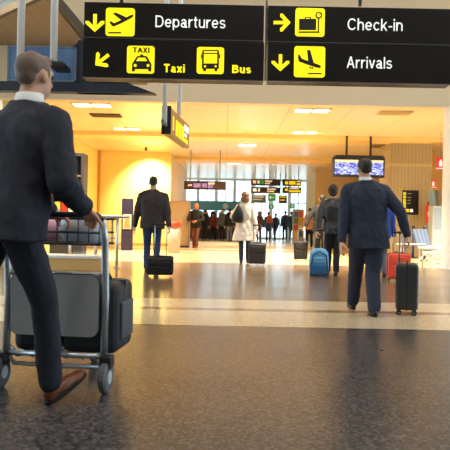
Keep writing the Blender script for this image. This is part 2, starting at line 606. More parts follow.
# far glazed wall: seven bays, each window with frame, pane and bars
M_MULL = mat('window_frame_white', (214, 222, 226), 0.4)
M_GLASS = glass_mat('window_glass', (0.90, 0.97, 1.0), 0.06)
gx0, gx1, gd = -2.9, 5.2, 38.0
nb = 7
bw = (gx1 - gx0) / nb
for i in range(nb):
    x0 = gx0 + i * bw
    bm = new_bm()
    add_box(bm, x0, x0 + 0.1, gd, gd + 0.14, 0, HC)
    add_box(bm, x0 + bw - 0.1, x0 + bw, gd, gd + 0.14, 0, HC)
    add_box(bm, x0 + 0.1, x0 + bw - 0.1, gd, gd + 0.14, 0, 0.12)
    add_box(bm, x0 + 0.1, x0 + bw - 0.1, gd, gd + 0.14, HC - 0.1, HC)
    w = struct(obj('window_%d' % (i + 1), bm, M_MULL))
    bm = new_bm()
    add_box(bm, x0 + bw * 0.5 - 0.03, x0 + bw * 0.5 + 0.03, gd + 0.02, gd + 0.12, 0.12, HC - 0.1)
    add_box(bm, x0 + 0.1, x0 + bw - 0.1, gd + 0.02, gd + 0.12, 2.28, 2.34)
    obj('mullion', bm, M_MULL, w)
    bm = new_bm()
    add_box(bm, x0 + 0.1, x0 + bw - 0.1, gd + 0.06, gd + 0.075, 0.12, HC - 0.1)
    obj('pane', bm, M_GLASS, w)
sbox('wall_far', gx1, 9.5, gd, gd + 0.2, 0, HC, M_CREAM)
sbox('wall_far_left', -9, gx0, gd, gd + 0.2, 0, HC, M_CREAM)

# tall side glazing of the front hall, outside the frame to left and right
for i in range(12):
    side, k = (-1, 1)[i // 6], i % 6
    y0 = -4 + 3.0 * k
    xx = side * 13.0
    bm = new_bm()
    for (a0, a1, z0, z1) in ((y0, y0 + .12, 0, 8.2), (y0 + 2.88, y0 + 3.0, 0, 8.2), (y0 + .12, y0 + 2.88, 0, .15), (y0 + .12, y0 + 2.88, 2.7, 2.8), (y0 + .12, y0 + 2.88, 5.4, 5.5), (y0 + .12, y0 + 2.88, 8.05, 8.2)):
        add_box(bm, xx - .07, xx + .07, a0, a1, z0, z1)
    w = struct(obj('window_%d' % (nb + 1 + i), bm, M_MULL))
    bm = new_bm(); add_box(bm, xx - .01, xx + .01, y0 + .1, y0 + 2.9, .13, 8.07); obj('pane', bm, M_GLASS, w)

# ------------------------------------------------------------------ ceiling fixtures
M_DIFF = mat('lamp_diffuser', (255, 244, 214), 0.4, emit=2.2)
M_FRAME = mat('lamp_frame', (240, 222, 180), 0.4)
def ceiling_light(px, py, w, l, label, watts=HALL_LIGHT, z=HC, color=WARM):
    v = (HOR + ROLL * (px - 225) - py) / FPX
    d = (z - CAM_H) / v
    x = P(px, py, d).x
    t = thing('ceiling_light', label, 'ceiling light', (x, d, z - 0.045), 0, 'recessed ceiling lights')
    bm = new_bm()
    for (a0, a1, b0, b1) in ((-w / 2, w / 2, -l / 2, -l / 2 + .04), (-w / 2, w / 2, l / 2 - .04, l / 2), (-w / 2, -w / 2 + .04, -l / 2, l / 2), (w / 2 - .04, w / 2, -l / 2, l / 2), (-.03, .03, -l / 2, l / 2)):
        add_box(bm, a0, a1, b0, b1, 0.03, 0.045)
    obj('frame', bm, M_FRAME, t)
    bm = new_bm()
    add_box(bm, -w / 2 + .02, w / 2 - .02, -l / 2 + .02, l / 2 - .02, 0.032, 0.044)
    obj('diffuser', bm, M_DIFF, t)
    if watts:
        ld = bpy.data.lights.new('lamp', 'AREA')
        ld.shape = 'RECTANGLE'
        ld.size, ld.size_y = w * 0.9, l * 0.9
        ld.energy = watts
        ld.color = color
        ld.spread = R(112)          # louvred fixture
        lo = bpy.data.objects.new('lamp', ld)
        C.objects.link(lo)
        lo.parent = t
        lo.location = (0, 0, 0.012)
for px, py, w_, l_, lab in ((92, 105, .95, .5, 'white double ceiling light above the left wall nearest the camera'),
                            (127, 128.6, .85, .45, 'white ceiling light above the yellow wall, second from the opening on the left'),
                            (312, 110.5, .9, .5, 'white double ceiling light below the check-in sign, nearest of the right row'),
                            (305, 132.4, .8, .5, 'white ceiling light second in the right row, just before the first rib'),
                            (247, 145, .7, .6, 'small white ceiling light behind the first ceiling rib near the centre'),
                            (234, 163.2, .7, .8, 'thin white ceiling light behind the second ceiling rib near the centre')):
    ceiling_light(px, py, w_, l_, lab)
ceiling_light(470, 118, .9, .5, 'added unseen ceiling light out to the right of the white column', HALL_LIGHT * 1.5)  # this lamp and the next are added out of view for extra light
ceiling_light(520, 142, .9, .5, 'added unseen ceiling light above the right side wall', HALL_LIGHT * 1.5)

M_VENT = mat('vent_dark', (116, 88, 48), 0.6)
def ceiling_vent(px, py, label, m):
    d = (HC - CAM_H) / ((HOR + ROLL * (px - 225) - py) / FPX)
    t = thing('ceiling_vent', label, 'vent', (P(px, py, d).x, d, HC - 0.02), 0, 'ceiling vents')
    bm = new_bm(); add_box(bm, -.40, .40, -.22, .22, 0, 0.02); obj('backing', bm, mat('vent_backing', (64, 46, 24), 0.7) if m == M_VENT else m, t)
    bm = new_bm()
    for k in range(9):
        y = -.2 + k * .05
        add_box(bm, -.39, .39, y - .008, y + .012, -0.012, 0.0)
    obj('louvre', bm, m, t)
ceiling_vent(106, 115, 'dark rectangular ceiling vent beside the double light on the left', M_VENT)
ceiling_vent(96, 132.5, 'pale rectangular ceiling vent near the left wall', mat('vent_pale', (206, 168, 96), 0.6))
ceiling_vent(395, 112.5, 'rectangular ceiling vent right of the centre, nearest the check-in sign', mat('vent_tan', (212, 184, 132), 0.6))

# wall washers: small spot housings in front of the yellow wall
def wall_spot(px, py, watts, target, label):
    d = (HC - CAM_H) / ((HOR + ROLL * (px - 225) - py) / FPX)
    x = P(px, py, d).x
    t = thing('ceiling_spotlight', label, 'spotlight', (x, d, HC), 0, 'wall spotlights')
    bm = new_bm(); add_tube(bm, [(0, 0, 0), (0, 0, -.12)], .05, 16); obj('housing', bm, mat('spot_housing', (90, 70, 40), .5), t, True)
    ld = bpy.data.lights.new('lamp', 'SPOT')
    ld.energy = watts; ld.color = (1.0, 0.86, 0.58); ld.spot_size = R(95); ld.spot_blend = 0.9; ld.shadow_soft_size = 0.06
    lo = bpy.data.objects.new('lamp', ld); C.objects.link(lo); lo.parent = t
    lo.location = (0, 0, -.16)
    dirv = Vector(target) - (Vector((x, d, HC - .16)))
    lo.rotation_euler = dirv.to_track_quat('-Z', 'Y').to_euler()
wall_spot(146, 147.5, WASH_LIGHT, (-3.0, 24.0, 2.0), 'small dark ceiling spotlight washing the yellow wall')

# lamps added to light the tall front hall (high overhead, out of the frame)
for i, (x, y) in enumerate(((-6, 1), (.8, 1), (6, 1), (-6, 8), (.8, 8), (6, 8))):
    t = thing('added_bay_lamp', 'large added unseen lamp on the high front ceiling, %s row, %s' % (('first', 'second')[i // 3], ('left', 'middle', 'right')[i % 3]), 'ceiling light', (x, y, 8.04), 0, 'added high front hall lamps')
    bm = new_bm(); add_tube(bm, [(0, 0, 0.1), (0, 0, 0)], [.6, .75], 24); obj('housing', bm, M_WHITE, t)
    ld = bpy.data.lights.new('lamp', 'AREA'); ld.shape = 'DISK'; ld.size = 1.3; ld.energy = FRONT_LIGHT; ld.color = DAYISH
    lo = bpy.data.objects.new('lamp', ld); C.objects.link(lo); lo.parent = t; lo.location = (0, 0, -.03)

# ------------------------------------------------------------------ the four big overhead signs
SD = 6.5
K = SD / FPX
class Sign:
    def __init__(s, x0, x1, y0, y1, label):
        s.cx, s.cy = (x0 + x1) / 2, (y0 + y1) / 2
        s.t = thing('overhead_sign', label, 'sign', P(s.cx, s.cy, SD))
        s.w, s.h = (x1 - x0) * K / 2, (y1 - y0) * K / 2
        bm = new_bm(); add_box(bm, -s.w, s.w, 0, 0.2, -s.h, s.h, bev=0.004)
        obj('panel', bm, M_BLACK, s.t)
        bm = new_bm(); add_box(bm, -s.w, s.w, -0.006, 0.02, -s.h - 0.006, -s.h + 0.004)
        obj('edge_strip', bm, mat('sign_edge', (92, 92, 96), .35, metal=.6), s.t)
    def q(s, x, y):
        return ((x - s.cx) * K, -(y - s.cy - ROLL * (x - s.cx)) * K)
    def plate(s, name, polys, m, parent=None, lift=0.004, thick=0.004):
        bm = new_bm()
        for p in polys:
            add_plate(bm, [s.q(*v) for v in p], -lift - thick, -lift)
        o = obj(name, bm, m, s.t)
        if parent:
            o.parent = parent
        return o
    def tile(s, x0, x1, y0, y1):
        cx_, cy_ = (x0 + x1) / 2, (y0 + y1) / 2
        a0, b0 = s.q(cx_, cy_)
        w, h = (x1 - x0) * K / 2, (y1 - y0) * K / 2
        bm = new_bm(); add_plate(bm, round_rect(a0 - w, a0 + w, b0 - h, b0 + h, .03), -0.004, 0.0)
        return obj('pictogram_tile', bm, M_YEL, s.t)
    def arrow(s, cx_, cy_, r, ang):
        pts = [(-1, -.2), (.28, -.2), (-.22, -.68), (-.22, -1.05), (.05, -1.05), (1, 0), (.05, 1.05), (-.22, 1.05), (-.22, .68), (.28, .2), (-1, .2)]
        a = R(ang)
        s.plate('arrow', [[(cx_ + r * (p[0] * cos(a) - p[1] * sin(a)), cy_ + r * (p[0] * sin(a) + p[1] * cos(a))) for p in pts]], M_YEL, lift=0)
    def text(s, body, x0, x1, y0, y1, m, bold=0.0, parent=None, name='lettering', lift=0.0):
        a0, b0 = s.q((x0 + x1) / 2, (y0 + y1) / 2)
        w, h = (x1 - x0) * K / 2, (y1 - y0) * K / 2
        o = text_mesh(name, body, m, s.t, a0 - w, a0 + w, b0 - h, b0 + h, -lift, bold or .115)
        if parent:
            o.parent = parent
def circ(cx_, cy_, r, n=18):
    return [(cx_ + r * cos(2 * pi * k / n), cy_ + r * sin(2 * pi * k / n)) for k in range(n)]
def rect(x0, x1, y0, y1):
    return [(x0, y0), (x1, y0), (x1, y1), (x0, y1)]

s = Sign(84, 264, 3.6, 39.2, 'black overhead sign reading Departures with a take-off plane tile')
s.arrow(95, 23, 9, 90)
t_ = s.tile(105.8, 134.8, 8, 36.2)
s.plate('pictogram', [[(109.3, 22.2), (111.5, 21.5), (114.2, 23.4), (121.3, 20.2), (112.8, 13.8), (115.8, 12.6), (126.5, 17.6), (131, 15.2), (133.2, 14.6),
                       (133.4, 16.2), (131.5, 18), (122, 23.2), (114.5, 26.4), (112.5, 26.4)], rect(108.6, 121.4, 32.2, 33.6)], M_PICT, t_)
s.text('Departures', 155.5, 225.5, 16.2, 27.8, M_WHITE_T)
s = Sign(82.5, 264, 40.6, 79, 'black overhead sign reading Taxi and Bus below the Departures sign')
s.arrow(102, 60, 8.5, 142)
t_ = s.tile(127, 154.5, 46, 73.5)
car = [[(133.5, 62), (137, 56.5), (140, 56), (140.5, 54.6), (143, 54.6), (143.5, 56), (147, 56.5), (150.2, 62), (151.6, 64), (151.6, 71.5), (148.6, 71.5), (148.6, 69.3),
        (135.2, 69.3), (135.2, 71.5), (132.2, 71.5), (132.2, 64)]]
s.plate('pictogram', car, M_PICT, t_)
s.plate('pictogram_highlight', [[(136.2, 61.3), (138.3, 57.9), (145.4, 57.9), (147.4, 61.3)], circ(135.4, 65.6, 1.5), circ(148.3, 65.6, 1.5)], M_YEL, t_, lift=0.008, thick=0.001)
s.text('TAXI', 132.8, 149.4, 47.6, 52.8, M_PICT, 0.2, t_, 'tile_lettering', 0.004)
t_ = s.tile(196.8, 224, 47.2, 74)
s.plate('pictogram', [[(203, 50), (218, 50), (219, 52), (219, 69), (217.5, 69), (217.5, 71.3), (214.8, 71.3), (214.8, 69), (206.2, 69), (206.2, 71.3), (203.5, 71.3), (203.5, 69), (202, 69), (202, 52)],
                      rect(200.8, 201.8, 54.5, 58.5), rect(219.2, 220.2, 54.5, 58.5)], M_PICT, t_)
s.plate('pictogram_highlight', [rect(203.8, 217.2, 51.3, 53), rect(203.8, 217.2, 54.2, 63.6), circ(205.2, 66.5, 1.1), circ(215.8, 66.5, 1.1)], M_YEL, t_, lift=0.008, thick=0.001)
s.text('Taxi', 164, 185, 64.2, 72.4, M_YEL, 0.19)
s.text('Bus', 232.3, 251.2, 65.2, 73.2, M_YEL, 0.19)
s = Sign(268, 452, 3.6 + 3.6, 43.4, 'black overhead sign reading Check-in with a suitcase and scale tile')
s.cy -= 0
s.arrow(282, 22.6, 8.5, 0)
t_ = s.tile(295.2, 324.6, 8.2, 36.6)
s.plate('pictogram', [rect(299, 316, 19, 30.2), rect(304.6, 305.6, 17.2, 19), rect(309.6, 310.6, 17.2, 19), rect(304.6, 310.6, 17, 17.8),
                      rect(298.6, 319.4, 31.6, 33), rect(317.8, 319, 18, 33), circ(318.6, 15.4, 3.5)], M_PICT, t_)
s.plate('pictogram_highlight', [circ(318.6, 15.4, 2.1)], M_YEL, t_, lift=0.008, thick=0.001)
s.plate('pictogram_needle', [[(318.2, 15.8), (319.9, 13.9), (320.2, 14.2), (318.8, 16)]], M_PICT, t_, lift=0.009, thick=0.001)
s.text('Check-in', 347.5, 402.6, 18.8, 30.6, M_WHITE_T)
s = Sign(268, 452, 44.6, 82.6, 'black overhead sign reading Arrivals below the Check-in sign')
s.arrow(280.4, 62.8, 8.5, 90)
t_ = s.tile(294, 325, 46.4, 77.4)
s.plate('pictogram', [[(297.7, 54.8), (299.5, 55), (301.7, 58.8), (308, 61.2), (306.8, 50.2), (309.8, 50.2), (313.7, 63), (319.5, 65.2), (321.2, 66.8), (320, 68.2), (316, 67.6),
                       (306, 64.2), (298.8, 61.6), (298, 58.5)], rect(308, 321.6, 73, 74.3), circ(310.4, 67.6, .9), circ(312.4, 68.2, .9)], M_PICT, t_)
s.text('Arrivals', 346.8, 392, 56.8, 68.4, M_WHITE_T)

# hanging tubes of the signs
def hang_pole(px, y_bot, d, r, label, top=8.2, m=M_CHROME, group='hanging poles of the big signs'):
    p = P(px, y_bot, d)
    t = thing('hanging_pole', label, 'pole', (p.x, p.y, p.z), 0, group)
    bm = new_bm(); add_tube(bm, [(0, 0, 0), (0, 0, top - p.z)], r, 16); obj('tube', bm, m, t, True)
    bm = new_bm(); add_tube(bm, [(0, 0, top - p.z - .03), (0, 0, top - p.z)], r * 2.2, 16); obj('ceiling_plate', bm, m, t)
hang_pole(121.5, 3.7, SD + .1, .022, 'steel pole holding the Departures sign near its left end')
hang_pole(360, 6.0, SD + .1, .022, 'steel pole holding the Check-in sign near its middle')
hang_pole(265.2, 81, SD + .02, .011, 'thin steel pole running down between the two pairs of signs')

# ------------------------------------------------------------------ flight screen rack, top left
RD = 7.9
rk = thing('screen_rack', 'long dark navy rack of blue flight screens behind the man in front, top left', 'screen rack', P(60, 92, RD))
kk = RD / FPX
M_NAVY = mat('rack_navy', (38, 45, 64), 0.5)
bm = new_bm()
px_ = lambda q: (q - 60) * kk
add_box(bm, px_(76.5), px_(128), 0.0, 0.12, 0, 52 * kk)
add_box(bm, px_(-70), px_(128), -.02, 0.12, 0, 9.5 * kk)
add_plate(bm, [(px_(128), 0), (px_(156), 0), (px_(129), 9.5 * kk), (px_(128), 9.5 * kk)], -.02, 0.12)
add_plate(bm, [(px_(68), 44 * kk), (px_(77), 44 * kk), (px_(77), 52 * kk)], 0.05, 0.12)
obj('housing', bm, M_NAVY, rk)
def screen_mat():
    m = bpy.data.materials.new('rack_screen')
    m.use_nodes = True
    nt = m.node_tree; N, L = nt.nodes, nt.links
    b = N['Principled BSDF']
    tc = N.new('ShaderNodeTexCoord')
    mp = N.new('ShaderNodeMapping'); mp.inputs['Scale'].default_value = (3.0, 1, 1.2)
    L.new(tc.outputs['Object'], mp.inputs['Vector'])
    nz = N.new('ShaderNodeTexNoise'); nz.inputs['Scale'].default_value = 1.6
    L.new(mp.outputs[0], nz.inputs['Vector'])
    cr = N.new('ShaderNodeValToRGB')
    cr.color_ramp.elements[0].position = .35; cr.color_ramp.elements[0].color = (*lin((36, 62, 98)), 1)
    cr.color_ramp.elements[1].position = .7; cr.color_ramp.elements[1].color = (*lin((92, 124, 156)), 1)
    L.new(nz.outputs['Fac'], cr.inputs['Fac'])
    b.inputs['Base Color'].default_value = (.03, .05, .08, 1)
    b.inputs['Roughness'].default_value = .25
    L.new(cr.outputs['Color'], b.inputs['Emission Color'])
    b.inputs['Emission Strength'].default_value = 0.42
    return m
M_SCR = screen_mat()
for (a0, a1) in ((7.5, 76),):
    xa, xb = (a0 - 60) * kk, (a1 - 60) * kk
    za, zb = 9.7 * kk, 45 * kk
    bm = new_bm()
    add_box(bm, xa, xb, 0, .09, za, zb)
    add_box(bm, xa, xb, -.03, 0, za, za + .02); add_box(bm, xa, xb, -.03, 0, zb - .02, zb)
    add_box(bm, xa, xa + .02, -.03, 0, za, zb); add_box(bm, xb - .02, xb, -.03, 0, za, zb)
    f = obj('screen_frame', bm, mat('screen_frame', (116, 130, 140), .4), rk)
    bm = new_bm(); add_box(bm, xa + .02, xb - .02, -.012, 0, za + .02, zb - .02)
    obj('screen', bm, M_SCR, f)
bm = new_bm(); add_box(bm, (90 - 60) * kk, (146 - 60) * kk, -.03, .1, .14, .19); obj('screen_shelf', bm, mat('screen_blue_edge', (58, 78, 108), .4), rk)
# trapeze hanger
M_TUBE = mat('tube_pale', (250, 250, 252), .3, metal=0.0)
tr = thing('trapeze_hanger', 'pair of thick steel tubes with a cross bar hanging before the flight screens', 'hanger', P(37, 61, RD - .35))
k2 = (RD - .35) / FPX
bm = new_bm()
for px in (20.5, 53.5):
    add_tube(bm, [((px - 37) * k2, 0, 0), ((px - 37) * k2, 0, 8.2 - P(37, 61, RD - .35).z)], .046, 20)
obj('tube', bm, M_TUBE, tr, True)
bm = new_bm(); add_tube(bm, [(-19 * k2, 0, 0), (19 * k2, 0, 0)], .018, 14); obj('cross_bar', bm, M_CHROME, tr, True)
bm = new_bm(); add_box(bm, 13 * k2, 28 * k2, -.05, .30, -.075, -.01, bev=.015); obj('clamp', bm, M_DKPL, tr)

# ------------------------------------------------------------------ small hanging sign seen at an angle
hp0, hp1 = P(166.5, 125, 8.9), P(186, 133, 10.6)
yaw = math.atan2(hp1.y - hp0.y, hp1.x - hp0.x)
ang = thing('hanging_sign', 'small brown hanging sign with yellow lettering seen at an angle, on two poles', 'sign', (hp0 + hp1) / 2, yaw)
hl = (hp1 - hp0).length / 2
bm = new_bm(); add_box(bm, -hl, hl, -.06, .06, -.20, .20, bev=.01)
obj('panel', bm, mat('sign_brown_glow', (158, 118, 62), .5, emit=.18), ang)  # slight glow added so the dark panel face reads brighter
bm = new_bm(); add_box(bm, -hl - .03, -hl, -.07, .07, -.21, .21); obj('end_cap', bm, M_DKPL, ang)
M_YEL2 = mat('sign_yellow_lit', (250, 226, 20), .5, emit=.35)
bm = new_bm(); add_box(bm, -hl * .80, -hl * .70, -.066, -.06, -.12, .10); obj('symbol', bm, M_YEL2, ang)
for i_, x in enumerate((-.52, -.22, .08)):
    bm = new_bm(); add_box(bm, hl * x, hl * (x + .24), -.066, -.06, -.16, .08); obj('symbol', bm, M_YEL2, ang)
bm = new_bm(); add_box(bm, hl * .35, hl * .8, -.066, -.06, -.16, -.09); obj('symbol', bm, M_YEL2, ang)
bm = new_bm(); add_box(bm, hl * .38, hl * .85, -.066, -.06, .03, .14); obj('white_mark', bm, M_WHITE_T, ang); bm = new_bm(); add_box(bm, hl * .38, hl * .65, -.066, -.06, -.06, -.01); obj('white_mark', bm, M_WHITE_T, ang)
bm = new_bm(); add_box(bm, -hl - .30, -hl - .03, -.02, .02, -.10, -.04); obj('bracket', bm, M_STEEL, ang)
for q in (-hl - .14, hl * .15):
    bm = new_bm()
    add_tube(bm, [(q, 0, .19 if q > 0 else -.06), (q, 0, 8.2 - ang.location.z)], .036, 14)
    obj('pole', bm, M_TUBE, ang, True)

# ------------------------------------------------------------------ flight monitors on poles before the pillar
MD = 18.6
mo = thing('flight_monitor', 'twin flight monitor with blue and white listings hung above the man in navy', 'monitor', P(359, 167, MD))
km = MD / FPX
bm = new_bm(); add_box(bm, -26 * km, 26 * km, 0, .25, -10 * km, 10 * km, bev=.02); obj('housing', bm, M_DKPL, mo)
bm = new_bm(); add_box(bm, -24 * km, 24 * km, -.05, .25, 9 * km, 11.5 * km); obj('hood', bm, M_DKPL, mo)
MB_ = board_mat('flight_listing', 1.0)
for sg in (-1, 1):
    bm = new_bm(); add_box(bm, -11.7 * km, 11.7 * km, -.01, 0.0, -7.6 * km, 7 * km)
    o = obj('screen', bm, MB_, mo); o.location = (sg * 12.4 * km, 0, 0)
for px in (-12, 12):
    bm = new_bm()
    add_tube(bm, [(px * km, .1, 10 * km), (px * km, .1, HC - mo.location.z)], .035, 12)
    obj('pole', bm, mat('pole_dark', (60, 46, 36), .5), mo, True)

# ------------------------------------------------------------------ black wayfinding board on the pillar
bd = thing('wall_sign', 'black board with yellow icons fixed to the clad pillar', 'sign', P(410.5, 202.5, 19.15))
kb = 19.15 / FPX
bm = new_bm(); add_box(bm, -8.3 * kb, 8.3 * kb, 0, .045, -12.3 * kb, 12.3 * kb, bev=.005); obj('panel', bm, M_BLACK, bd)
bm = new_bm(); add_box(bm, -8.8 * kb, 8.8 * kb, .02, .045, -12.8 * kb, 12.8 * kb); obj('frame', bm, mat('board_frame', (190, 164, 112), .4), bd)
M_OLIVE = mat('board_icon', (184, 186, 40), .5, emit=.25)
for zz, hh in ((8.6, 1.7), (5.2, 1.2), (1.6, 1.6), (-1.4, 1.5), (-4.4, 1.2)):
    bm = new_bm(); add_plate(bm, round_rect(-7.4 * kb, -4.6 * kb, (zz - hh) * kb, (zz + hh) * kb, .012), -.006, 0); obj('icon', bm, M_OLIVE, bd)
bm = new_bm()
for zz in (8.8, 5.0, 2.2, -.8):
    add_box(bm, -3.2 * kb, (0.2 + .4 * zz / 9) * kb, -.004, 0, (zz - .35) * kb, (zz + .35) * kb)
obj('lettering', bm, mat('board_text', (150, 146, 140), .5), bd)
bm = new_bm(); add_box(bm, -7.4 * kb, -1.2 * kb, -.006, 0, -9.6 * kb, -6.6 * kb); obj('icon', bm, mat('board_orange', (240, 190, 30), .5, emit=.3), bd)
bm = new_bm(); add_box(bm, -.2 * kb, 2.6 * kb, -.006, 0, -9.6 * kb, -6.6 * kb); obj('icon', bm, M_WHITE_T, bd)

# ------------------------------------------------------------------ far hanging signs
M_GREEN = mat('sign_green', (24, 140, 84), .5, emit=.3)
M_FARY = mat('far_yellow', (236, 214, 30), .5, emit=.3)
M_FARBLK = mat('far_sign_black', (34, 36, 38), .5)
def far_sign(x0, x1, y0, y1, d, label, base, marks, top=None):
    cx_, cy_ = (x0 + x1) / 2, (y0 + y1) / 2
    k = d / FPX
    t = thing('direction_sign', label, 'sign', P(cx_, cy_, d))
    w, h = (x1 - x0) * k / 2, (y1 - y0) * k / 2
    bm = new_bm(); add_box(bm, -w, w, 0, .15, -h, h, bev=.005); obj('panel', bm, base, t)
    for (a0, a1, b0, b1, m) in marks:
        bm = new_bm()
        add_box(bm, (a0 - cx_) * k, (a1 - cx_) * k, -.012, 0, -(b1 - cy_) * k, -(b0 - cy_) * k)
        obj('symbol', bm, m, t)
    zt = (HC - t.location.z) if top is None else (P(cx_, top, d).z - .012 - t.location.z)
    for q in (-.7, .7):
        bm = new_bm()
        add_tube(bm, [(w * q, .08, h), (w * q, .08, zt)], .02, 8)
        obj('pole', bm, M_STEEL, t)
M_LIL = mat('sign_lilac', (150, 128, 200), .5, emit=.3)
M_OFFW = mat('sign_offwhite', (226, 222, 214), .5, emit=.2)
far_sign(184, 226, 181, 189.6, 23, 'dark brown hanging sign with lilac symbols left of the woman in cream',
         mat('far_sign_brown', (64, 42, 36), .5), [(188, 192, 184.6, 186.2, M_OFFW), (193.5, 200.5, 183.4, 187.6, M_LIL), (202, 207, 183.4, 187.6, M_LIL),
          (208, 214.5, 182.4, 184.4, M_OFFW), (208, 213, 185, 187.8, M_LIL)])
far_sign(251, 280.5, 179, 185.6, 29, 'dark sign with green and white symbols, upper left of the far sign cluster', M_FARBLK,
         [(253, 256, 180.6, 183.6, M_OFFW), (257.5, 259.5, 180.6, 183.6, M_OFFW), (260.5, 264, 180.4, 184, M_GREEN), (265, 272, 180.4, 182, M_OFFW), (265, 270, 182.8, 184, M_OFFW)])
far_sign(251, 280.5, 187, 193.4, 29, 'dark sign with white symbols, below the green and white one', M_FARBLK,
         [(253, 256.5, 188.6, 191.6, M_OFFW), (258, 260, 188.6, 191.6, M_OFFW), (267, 276, 188.4, 189.8, M_OFFW), (267, 274, 190.6, 191.8, M_OFFW), (261, 279, 193, 193.4, M_FARY)], top=185.6)
far_sign(282.5, 301.5, 179.4, 186, 28.5, 'dark sign with yellow lettering, upper right of the far sign cluster', M_FARBLK,
         [(285, 288, 181.4, 184.4, M_FARY), (289, 295.5, 181, 184.8, M_FARY), (296.5, 301, 180.6, 182, M_OFFW), (296.5, 300.5, 183, 185, M_FARY)])
far_sign(282.5, 301.5, 187.2, 193.2, 28.5, 'dark sign with a yellow bottom line, lower right of the far sign cluster', M_FARBLK,
         [(285, 288, 188.6, 191, M_FARY), (289, 300.5, 190.2, 192.2, M_FARY), (289.5, 299, 188, 189.2, M_OFFW)], top=186)
far_sign(268, 276, 194.2, 201, 31, 'green exit sign with a white arrow under the far sign cluster', M_GREEN,
         [(269.6, 274, 197, 198, M_OFFW), (269.6, 271, 196, 199, M_OFFW)])
far_sign(251.5, 266, 195, 202.5, 33, 'grey sign with pale lines beside the green exit sign', mat('far_sign_grey', (116, 128, 128), .5),
         [(253, 264, 196.4, 197.4, M_OFFW), (253, 262, 199, 200, M_OFFW), (252, 262, 194.9, 195.5, M_FARY)])
far_sign(268.5, 274, 204.4, 209, 35, 'small green sign with a white figure, lowest under the far sign cluster', M_GREEN, [(270.4, 272, 205.4, 208.2, M_OFFW)])
far_sign(279, 287, 195.5, 203, 33, 'dark small sign with yellow lines right of the green exit sign', M_FARBLK, [(280, 286, 196.5, 197.6, M_FARY), (280, 285, 199.5, 200.6, M_FARY)])
far_sign(290, 295, 204, 208.6, 35, 'small green sign at the right of the far window', M_GREEN, [(291.4, 293.4, 205.2, 207.4, M_OFFW)])

# ------------------------------------------------------------------ people
def ik(a, t, l1, l2, pole):
    a, t, pole = Vector(a), Vector(t), Vector(pole)
    d = t - a
    L_ = min(d.length, (l1 + l2) * 0.9995)
    dn = d.normalized()
    x = (l1 * l1 - l2 * l2 + L_ * L_) / (2 * L_)
    h = math.sqrt(max(0.0, l1 * l1 - x * x))
    pn = (pole - dn * pole.dot(dn))
    pn = pn.normalized() if pn.length > 1e-6 else Vector((0, 1, 0))
    return a + dn * x + pn * h, a + dn * L_

def add_hand(bm, wrist, dirv, normal, side, curl, s=1.0):
    """Palm, four unequal bent fingers and a thumb from the side of the palm."""
    d = Vector(dirv).normalized()
    n = Vector(normal); n = (n - d * n.dot(d)).normalized()
    w = d.cross(n) * side                       # towards the thumb side
    pc = wrist + d * .052 * s
    rot = Matrix((w, d, n)).transposed().to_4x4()
    add_ell(bm, pc, (.041 * s, .052 * s, .017 * s), rot=rot, seg=16)
    add_caps(bm, wrist - d * .02 * s, wrist + d * .03 * s, .026 * s, .028 * s, seg=12)
    for i_, (off, ln) in enumerate(((.030, .074), (.010, .084), (-.010, .078), (-.029, .060))):
        p = wrist + d * (.094 - abs(off - .008) * .25) * s + w * off * s
        a_ = curl * .35
        for j, fr in enumerate((.45, .32, .23)):
            v = d * cos(a_) + n * sin(a_)
            p2 = p + v * ln * fr * s
            add_caps(bm, p, p2, (.0098 - .001 * j) * s, (.0092 - .0012 * j) * s, seg=10)
            p = p2
            a_ += curl * (.8 if j == 0 else .6)
    p = wrist + d * .025 * s + w * .028 * s
    v = (w * .75 + d * .65 + n * .25 * (1 + curl)).normalized()
    for j, ln in enumerate((.04, .032, .024)):
        p2 = p + v * ln * s
        add_caps(bm, p, p2, (.0135 - .0015 * j) * s, (.0125 - .002 * j) * s, seg=10)
        p = p2
        v = (v * .8 + d * .35 + n * .22 * curl).normalized()

